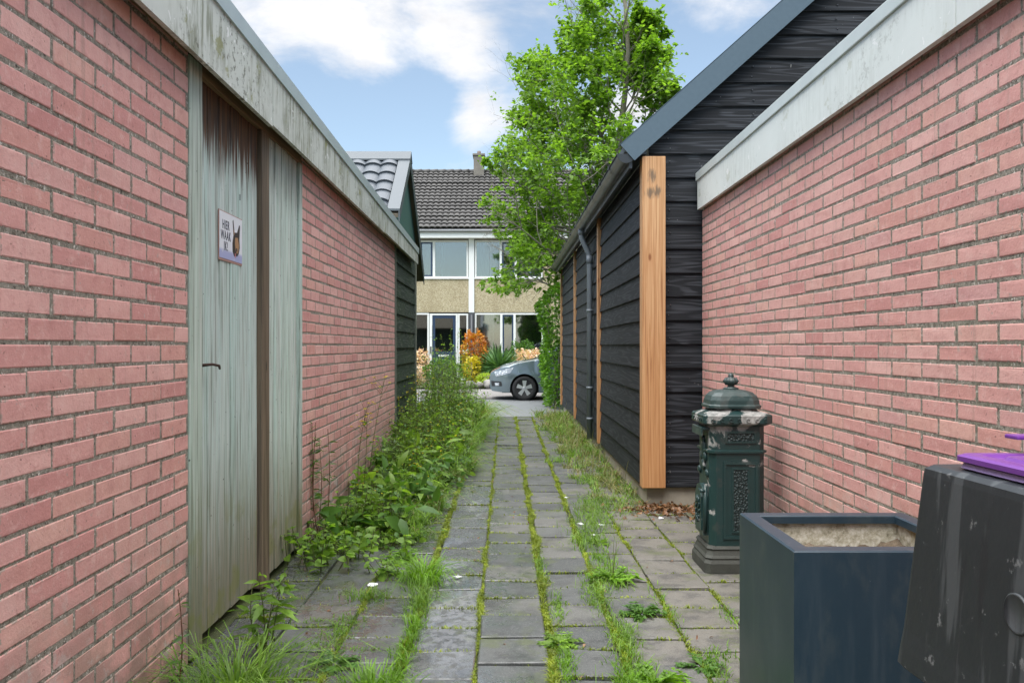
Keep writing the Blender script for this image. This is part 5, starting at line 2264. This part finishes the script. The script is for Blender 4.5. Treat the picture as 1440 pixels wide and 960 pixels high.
random.seed(21)
leafy_plant('seedling', 'tall single weed with paired long leaves below the green door', 'weed plant', -.99, 3.50, 5, .36, .15, .24, 12, 'leaf_weed', 'stem', .05, .35, upfrac=.2)
leafy_plant('wall_weed', 'thin reddish weed stalk against the near left brick wall', 'weed plant', -1.20, 3.02, 1, .42, .055, .3, 16, 'leaf_dark', 'stem_red', .0, .03, upfrac=.15)
leafy_plant('bramble', 'round leaved trailing plant at the foot of the pale plank panel', 'weed plant', -1.05, 4.98, 26, .24, .075, .8, 7, 'leaf_weed', 'stem', .22, .6, upfrac=.2)
leafy_plant('bramble', 'low round leaved plant on the wet pavers, in front of the weeds', 'weed plant', -.72, 4.62, 9, .12, .06, .85, 5, 'leaf_weed', 'stem', .10, .8, upfrac=.2)
leafy_plant('willowherb', 'dark stalked upright weeds beside the pale plank panel', 'weed plant', -1.20, 5.55, 5, .78, .085, .2, 22, 'leaf_dark', 'stem_red', .13, .10, upfrac=.25)
leafy_plant('ragwort', 'tall thin weed with small yellow flowers against the left brick wall', 'weed plant', -1.12, 6.35, 3, .98, .065, .35, 12, 'leaf_weed', 'stem', .05, .22, 9, upfrac=.1)
leafy_plant('ragwort', 'thin yellow flowered weed before the dark green boards', 'weed plant', -1.08, 9.4, 3, .95, .06, .35, 10, 'leaf_weed', 'stem', .06, .2, 8, upfrac=.1)
leafy_plant('nettle', 'dense leafy weed clump at the front of the weed strip', 'weed plant', -.95, 5.75, 30, .34, .085, .5, 10, 'leaf_weed', 'stem', .20, .35, upfrac=.1)
leafy_plant('garden_shrub', 'small loose shrub with fine leaves before the blue front door', 'shrub', -1.0, 14.6, 22, 1.62, .06, .55, 16, 'leaf_weed', 'stem', .28, .16, 0, upfrac=.35)


def rosette(label, x, y, n, L, wd, mat='leaf_weed', up=.45, group=None, stalks=0):
    t_ = thing('dandelion', label, 'weed plant', (x, y, 0), 0, group)
    g = Green()
    for ring, (k, lf, uz) in enumerate(((n, 1.0, up * .5), (n // 2 + 1, .75, up * 1.4))):
        an = np.arange(k) * 2 * np.pi / k + rng.normal(0, .25, k)
        D = np.stack([np.cos(an), np.sin(an), uz + rng.normal(0, .08, k)], 1)
        P = np.tile([[x, y, .0]], (k, 1)) + D * .01
        S = L * lf * U(.7, 1.15, k)
        g.leaves(P, D, S, S * wd, 0, np.tile([[0, 0, 1.0]], (k, 1)) + rng.normal(0, .25, (k, 3)), .14, .35)
        # toothed lobes along each leaf
        for f in (.35, .55, .75):
            for s in (-1, 1):
                side = np.stack([-np.sin(an), np.cos(an), np.zeros(k)], 1) * s
                Q = P + D / np.linalg.norm(D, axis=1, keepdims=True) * (S * f)[:, None] - np.array([0, 0, 1]) * (S * .10 * f)[:, None]
                g.leaves(Q, D * .5 + side, S * .22, S * .13, 0, np.tile([[0, 0, 1.0]], (k, 1)))
    g.build('rosette', M[mat], t_)
    if stalks:
        g = Green()
        B = np.tile([[x, y, .0]], (stalks, 1))
        T = B + np.stack([rng.normal(0, .03, stalks), rng.normal(0, .03, stalks), U(.12, .2, stalks)], 1)
        g.stems(B, T, .002, .0015)
        g.build('flower_stalk', M['stem'], t_)
    return t_


DL = 'dandelions in the paver joints'
rosette('leafy dandelion in the moss joint left of the middle, front row', .24, 3.62, 13, .10, .26, 'leaf_weed', .5, DL)
rosette('big toothed dandelion nearest the planter, lying flat', .80, 3.36, 11, .13, .2, 'leaf_dark', .25, DL)
rosette('bright dandelion clump at the front of the right joint', .58, 3.18, 16, .13, .25, 'grass_lush', .7, DL)
rosette('dark dandelion halfway up the right joint', .66, 4.02, 15, .12, .26, 'leaf_dark', .55, DL)
rosette('pale dandelion with upright flower stalks, right joint', .60, 4.62, 16, .15, .22, 'grass_lush', .7, DL, 4)
rosette('small dandelion near the plinth of the black shed', .62, 5.45, 10, .08, .25, 'leaf_weed', .6, DL)
rosette('toothed dandelion on the left pavers beside the grass tuft', -.70, 3.38, 13, .12, .24, 'leaf_dark', .6, DL)
rosette('broad dandelion at the edge of the weed strip', -.62, 5.05, 15, .14, .26, 'grass_lush', .55, DL)

# --- dry leaves by the plinth
g = Green()
n = 420
P = np.stack([1.28 + rng.normal(0, .15, n), 6.55 + rng.normal(0, .12, n), U(-.005, .035, n)], 1)
P[:, 1] = np.minimum(P[:, 1], 6.85)
P[:, 0] = np.minimum(P[:, 0], 1.6)
g.leaves(P, rng.normal(0, 1, (n, 3)) * np.array([1, 1, .2]), U(.025, .06, n), U(.015, .035, n), 0, None, .25, .5)
n = 60
P = np.stack([U(-1.2, 1.5, n), U(3, 8, n), np.full(n, .006)], 1)
g.leaves(P, rng.normal(0, 1, (n, 3)) * np.array([1, 1, .1]), U(.012, .03, n), U(.008, .018, n), 0, None, .25, .4)
tag(g.build('dry_leaves', M['litter']), 'brown dry leaves gathered at the plinth of the black shed', 'leaf litter', None, 'stuff')

SC = [('white scrap of paper nearest the camera, on wet pavers', -.72, 4.50, .035), ('white scrap of paper at the end of the fallen grass', -.27, 4.66, .025), ('white crumpled scrap beside the right joint, nearer one', .55, 6.05, .028),
      ('small white scrap at the shed side of the right joint', .70, 6.02, .022), ('flat white scrap farthest up the path', .52, 7.1, .026), ('tiny white scrap in the grass by the right joint', .61, 5.7, .018), ('white scrap among the dry leaves at the plinth', 1.18, 6.25, .026)]
for lab, x, y, s in SC:
    mb = MB()
    k = 9
    top = []
    for i in range(k):
        an = 2 * math.pi * i / k
        r_ = s * random.uniform(.6, 1.2)
        top.append((x + r_ * math.cos(an), y + r_ * .8 * math.sin(an), random.uniform(.004, .012)))
    vs = top + [(p[0] * .98 + x * .02, p[1] * .98 + y * .02, .0025) for p in top] + [(x, y, s * .55)]
    fs = [(i, (i + 1) % k, 2 * k) for i in range(k)] + [(k + i, k + (i + 1) % k, (i + 1) % k, i) for i in range(k)]
    mb.add(vs, fs)
    tag(mb.build('paper_scrap', M['white_scrap']), lab, 'paper scrap', 'white scraps on the path')

# ------------------------------------------------------------------ front garden across the road
def blob_shrub(name, label, c, r, H, n, L, mats, split=None, shape='dome', z0=.05):
    t_ = thing(name, label, 'shrub', (c[0], c[1], z0))
    g = Green()
    d = rng.normal(0, 1, (n, 3))
    d /= np.linalg.norm(d, axis=1, keepdims=True)
    q = (1 - np.abs(rng.normal(0, .16, n))) * (1 + .12 * np.sin(d[:, 0] * 7 + d[:, 2] * 5) + .08 * np.sin(d[:, 1] * 9))
    if shape == 'column':
        k = (np.abs(d[:, 0]) ** 3 + np.abs(d[:, 1]) ** 3 + np.abs(d[:, 2]) ** 3) ** (-1 / 3)
        q = q * np.minimum(k, 1.25)
    P = np.stack([c[0] + r * d[:, 0] * q, c[1] + r * d[:, 1] * q, z0 + H / 2 + H / 2 * d[:, 2] * np.minimum(q, 1.1)], 1)
    D = d + rng.normal(0, .6, (n, 3))
    Ls = L * U(.6, 1.2, n)
    mi = np.zeros(n, int)
    if len(mats) > 1:
        mi = ((P[:, 2] - z0) / H + rng.normal(0, .16, n) + .18 * np.sin(P[:, 0] * 6) < split).astype(int)
    for m_ in range(len(mats)):
        s = mi == m_
        if s.any():
            g.leaves(P[s], D[s], Ls[s], Ls[s] * .6, m_, None, .12, .2)
    g.build('foliage', mats, t_)
    mb = MB()
    for i in range(5):
        mb.tube([(c[0] + random.gauss(0, .04), c[1] + random.gauss(0, .04), z0 - .02), (c[0] + random.gauss(0, r * .4), c[1] + random.gauss(0, r * .4), z0 + H * .8)], [.018, .006], 5)
    mb.build('stems', M['bark'], t_)


blob_shrub('column_shrub', 'tall orange and yellow column shrub in the front garden', (-1.02, 27.0), .37, 1.72, 2600, .085, [M['orange_leaf'], M['gold_leaf']], .42, 'column')
blob_shrub('gold_shrub', 'small yellow shrub at the foot of the orange column shrub', (-1.04, 26.3), .26, .95, 1000, .07, [M['gold_leaf']])
blob_shrub('pink_shrub', 'pale pink leaved shrub behind the bonnet of the car', (.78, 26.9), .68, 1.15, 2200, .085, [M['pink_leaf']])
blob_shrub('pink_shrub', 'pale pink leaved shrub in front of the blue front door', (-2.9, 26.9), .45, 1.15, 1100, .085, [M['pink_leaf']])
blob_shrub('lime_cushion', 'low lime green cushion plant beside the garden stones', (-.62, 25.75), .26, .42, 600, .06, [M['lime_leaf']])
blob_shrub('evergreen_shrub', 'dark green shrub right of the spiky plants, below the window', (.55, 28.4), .55, 1.45, 1500, .085, [M['leaf_dark']])
blob_shrub('evergreen_shrub', 'dark green shrub left of the yellow shrub, below the front door', (-2.0, 26.2), .55, .85, 1300, .085, [M['leaf_dark']])


def yucca(label, x, y, n, L, z0=.35, mat='yucca'):
    t_ = thing('yucca', label, 'yucca', (x, y, .05))
    g = Green()
    d = rng.normal(0, 1, (n, 3))
    d[:, 2] = np.abs(d[:, 2]) * .9 - .25
    d /= np.linalg.norm(d, axis=1, keepdims=True)
    P = np.tile([[x, y, z0]], (n, 1)) + d * .05
    g.leaves(P, d, L * U(.8, 1.1, n), .055, 0, None, .2, .06)
    g.build('blades', M[mat], t_)
    mb = MB()
    mb.tube([(x, y, .0), (x, y, z0 + .05)], [.07, .06], 8)
    mb.build('trunk', M['bark'], t_)


yucca('larger spiky green yucca in the front garden, left of the car', -.18, 26.6, 240, .85, .58)
yucca('smaller darker spiky yucca between the orange shrub and the larger one', -.72, 27.0, 200, .68, .50, 'leaf_dark')
stone_m = plain('garden_stone', (.24, .23, .21), .85, var=.4, scale=6, bump=.5)
for i, (x, s) in enumerate(((-1.62, .16), (-1.32, .13), (-1.08, .17), (-.80, .14), (-.42, .20), (-.12, .13), (-1.95, .15), (.3, .15))):
    bm = bmesh.new()
    bmesh.ops.create_icosphere(bm, subdivisions=3, radius=1)
    ph = random.uniform(0, 9)
    for v in bm.verts:
        c = v.co
        f = 1 + .14 * math.sin(3 * c.x + ph) + .12 * math.sin(4 * c.y + 2 * c.z + ph * 2) + .05 * math.sin(9 * c.z + ph)
        v.co = Vector((c.x * s * 1.2 * f, c.y * s * f, c.z * s * .75 * f))
    me = bpy.data.meshes.new('stone')
    bm.to_mesh(me)
    bm.free()
    me.polygons.foreach_set('use_smooth', [True] * len(me.polygons))
    me.materials.append(stone_m)
    o = bpy.data.objects.new('garden_stone', me)
    COL.objects.link(o)
    o.location = (x, 25.45 + random.uniform(-.08, .08), .06 + s * .35)
    tag(o, 'grey boulder in the row edging the front garden', 'stone', 'stones edging the front garden')
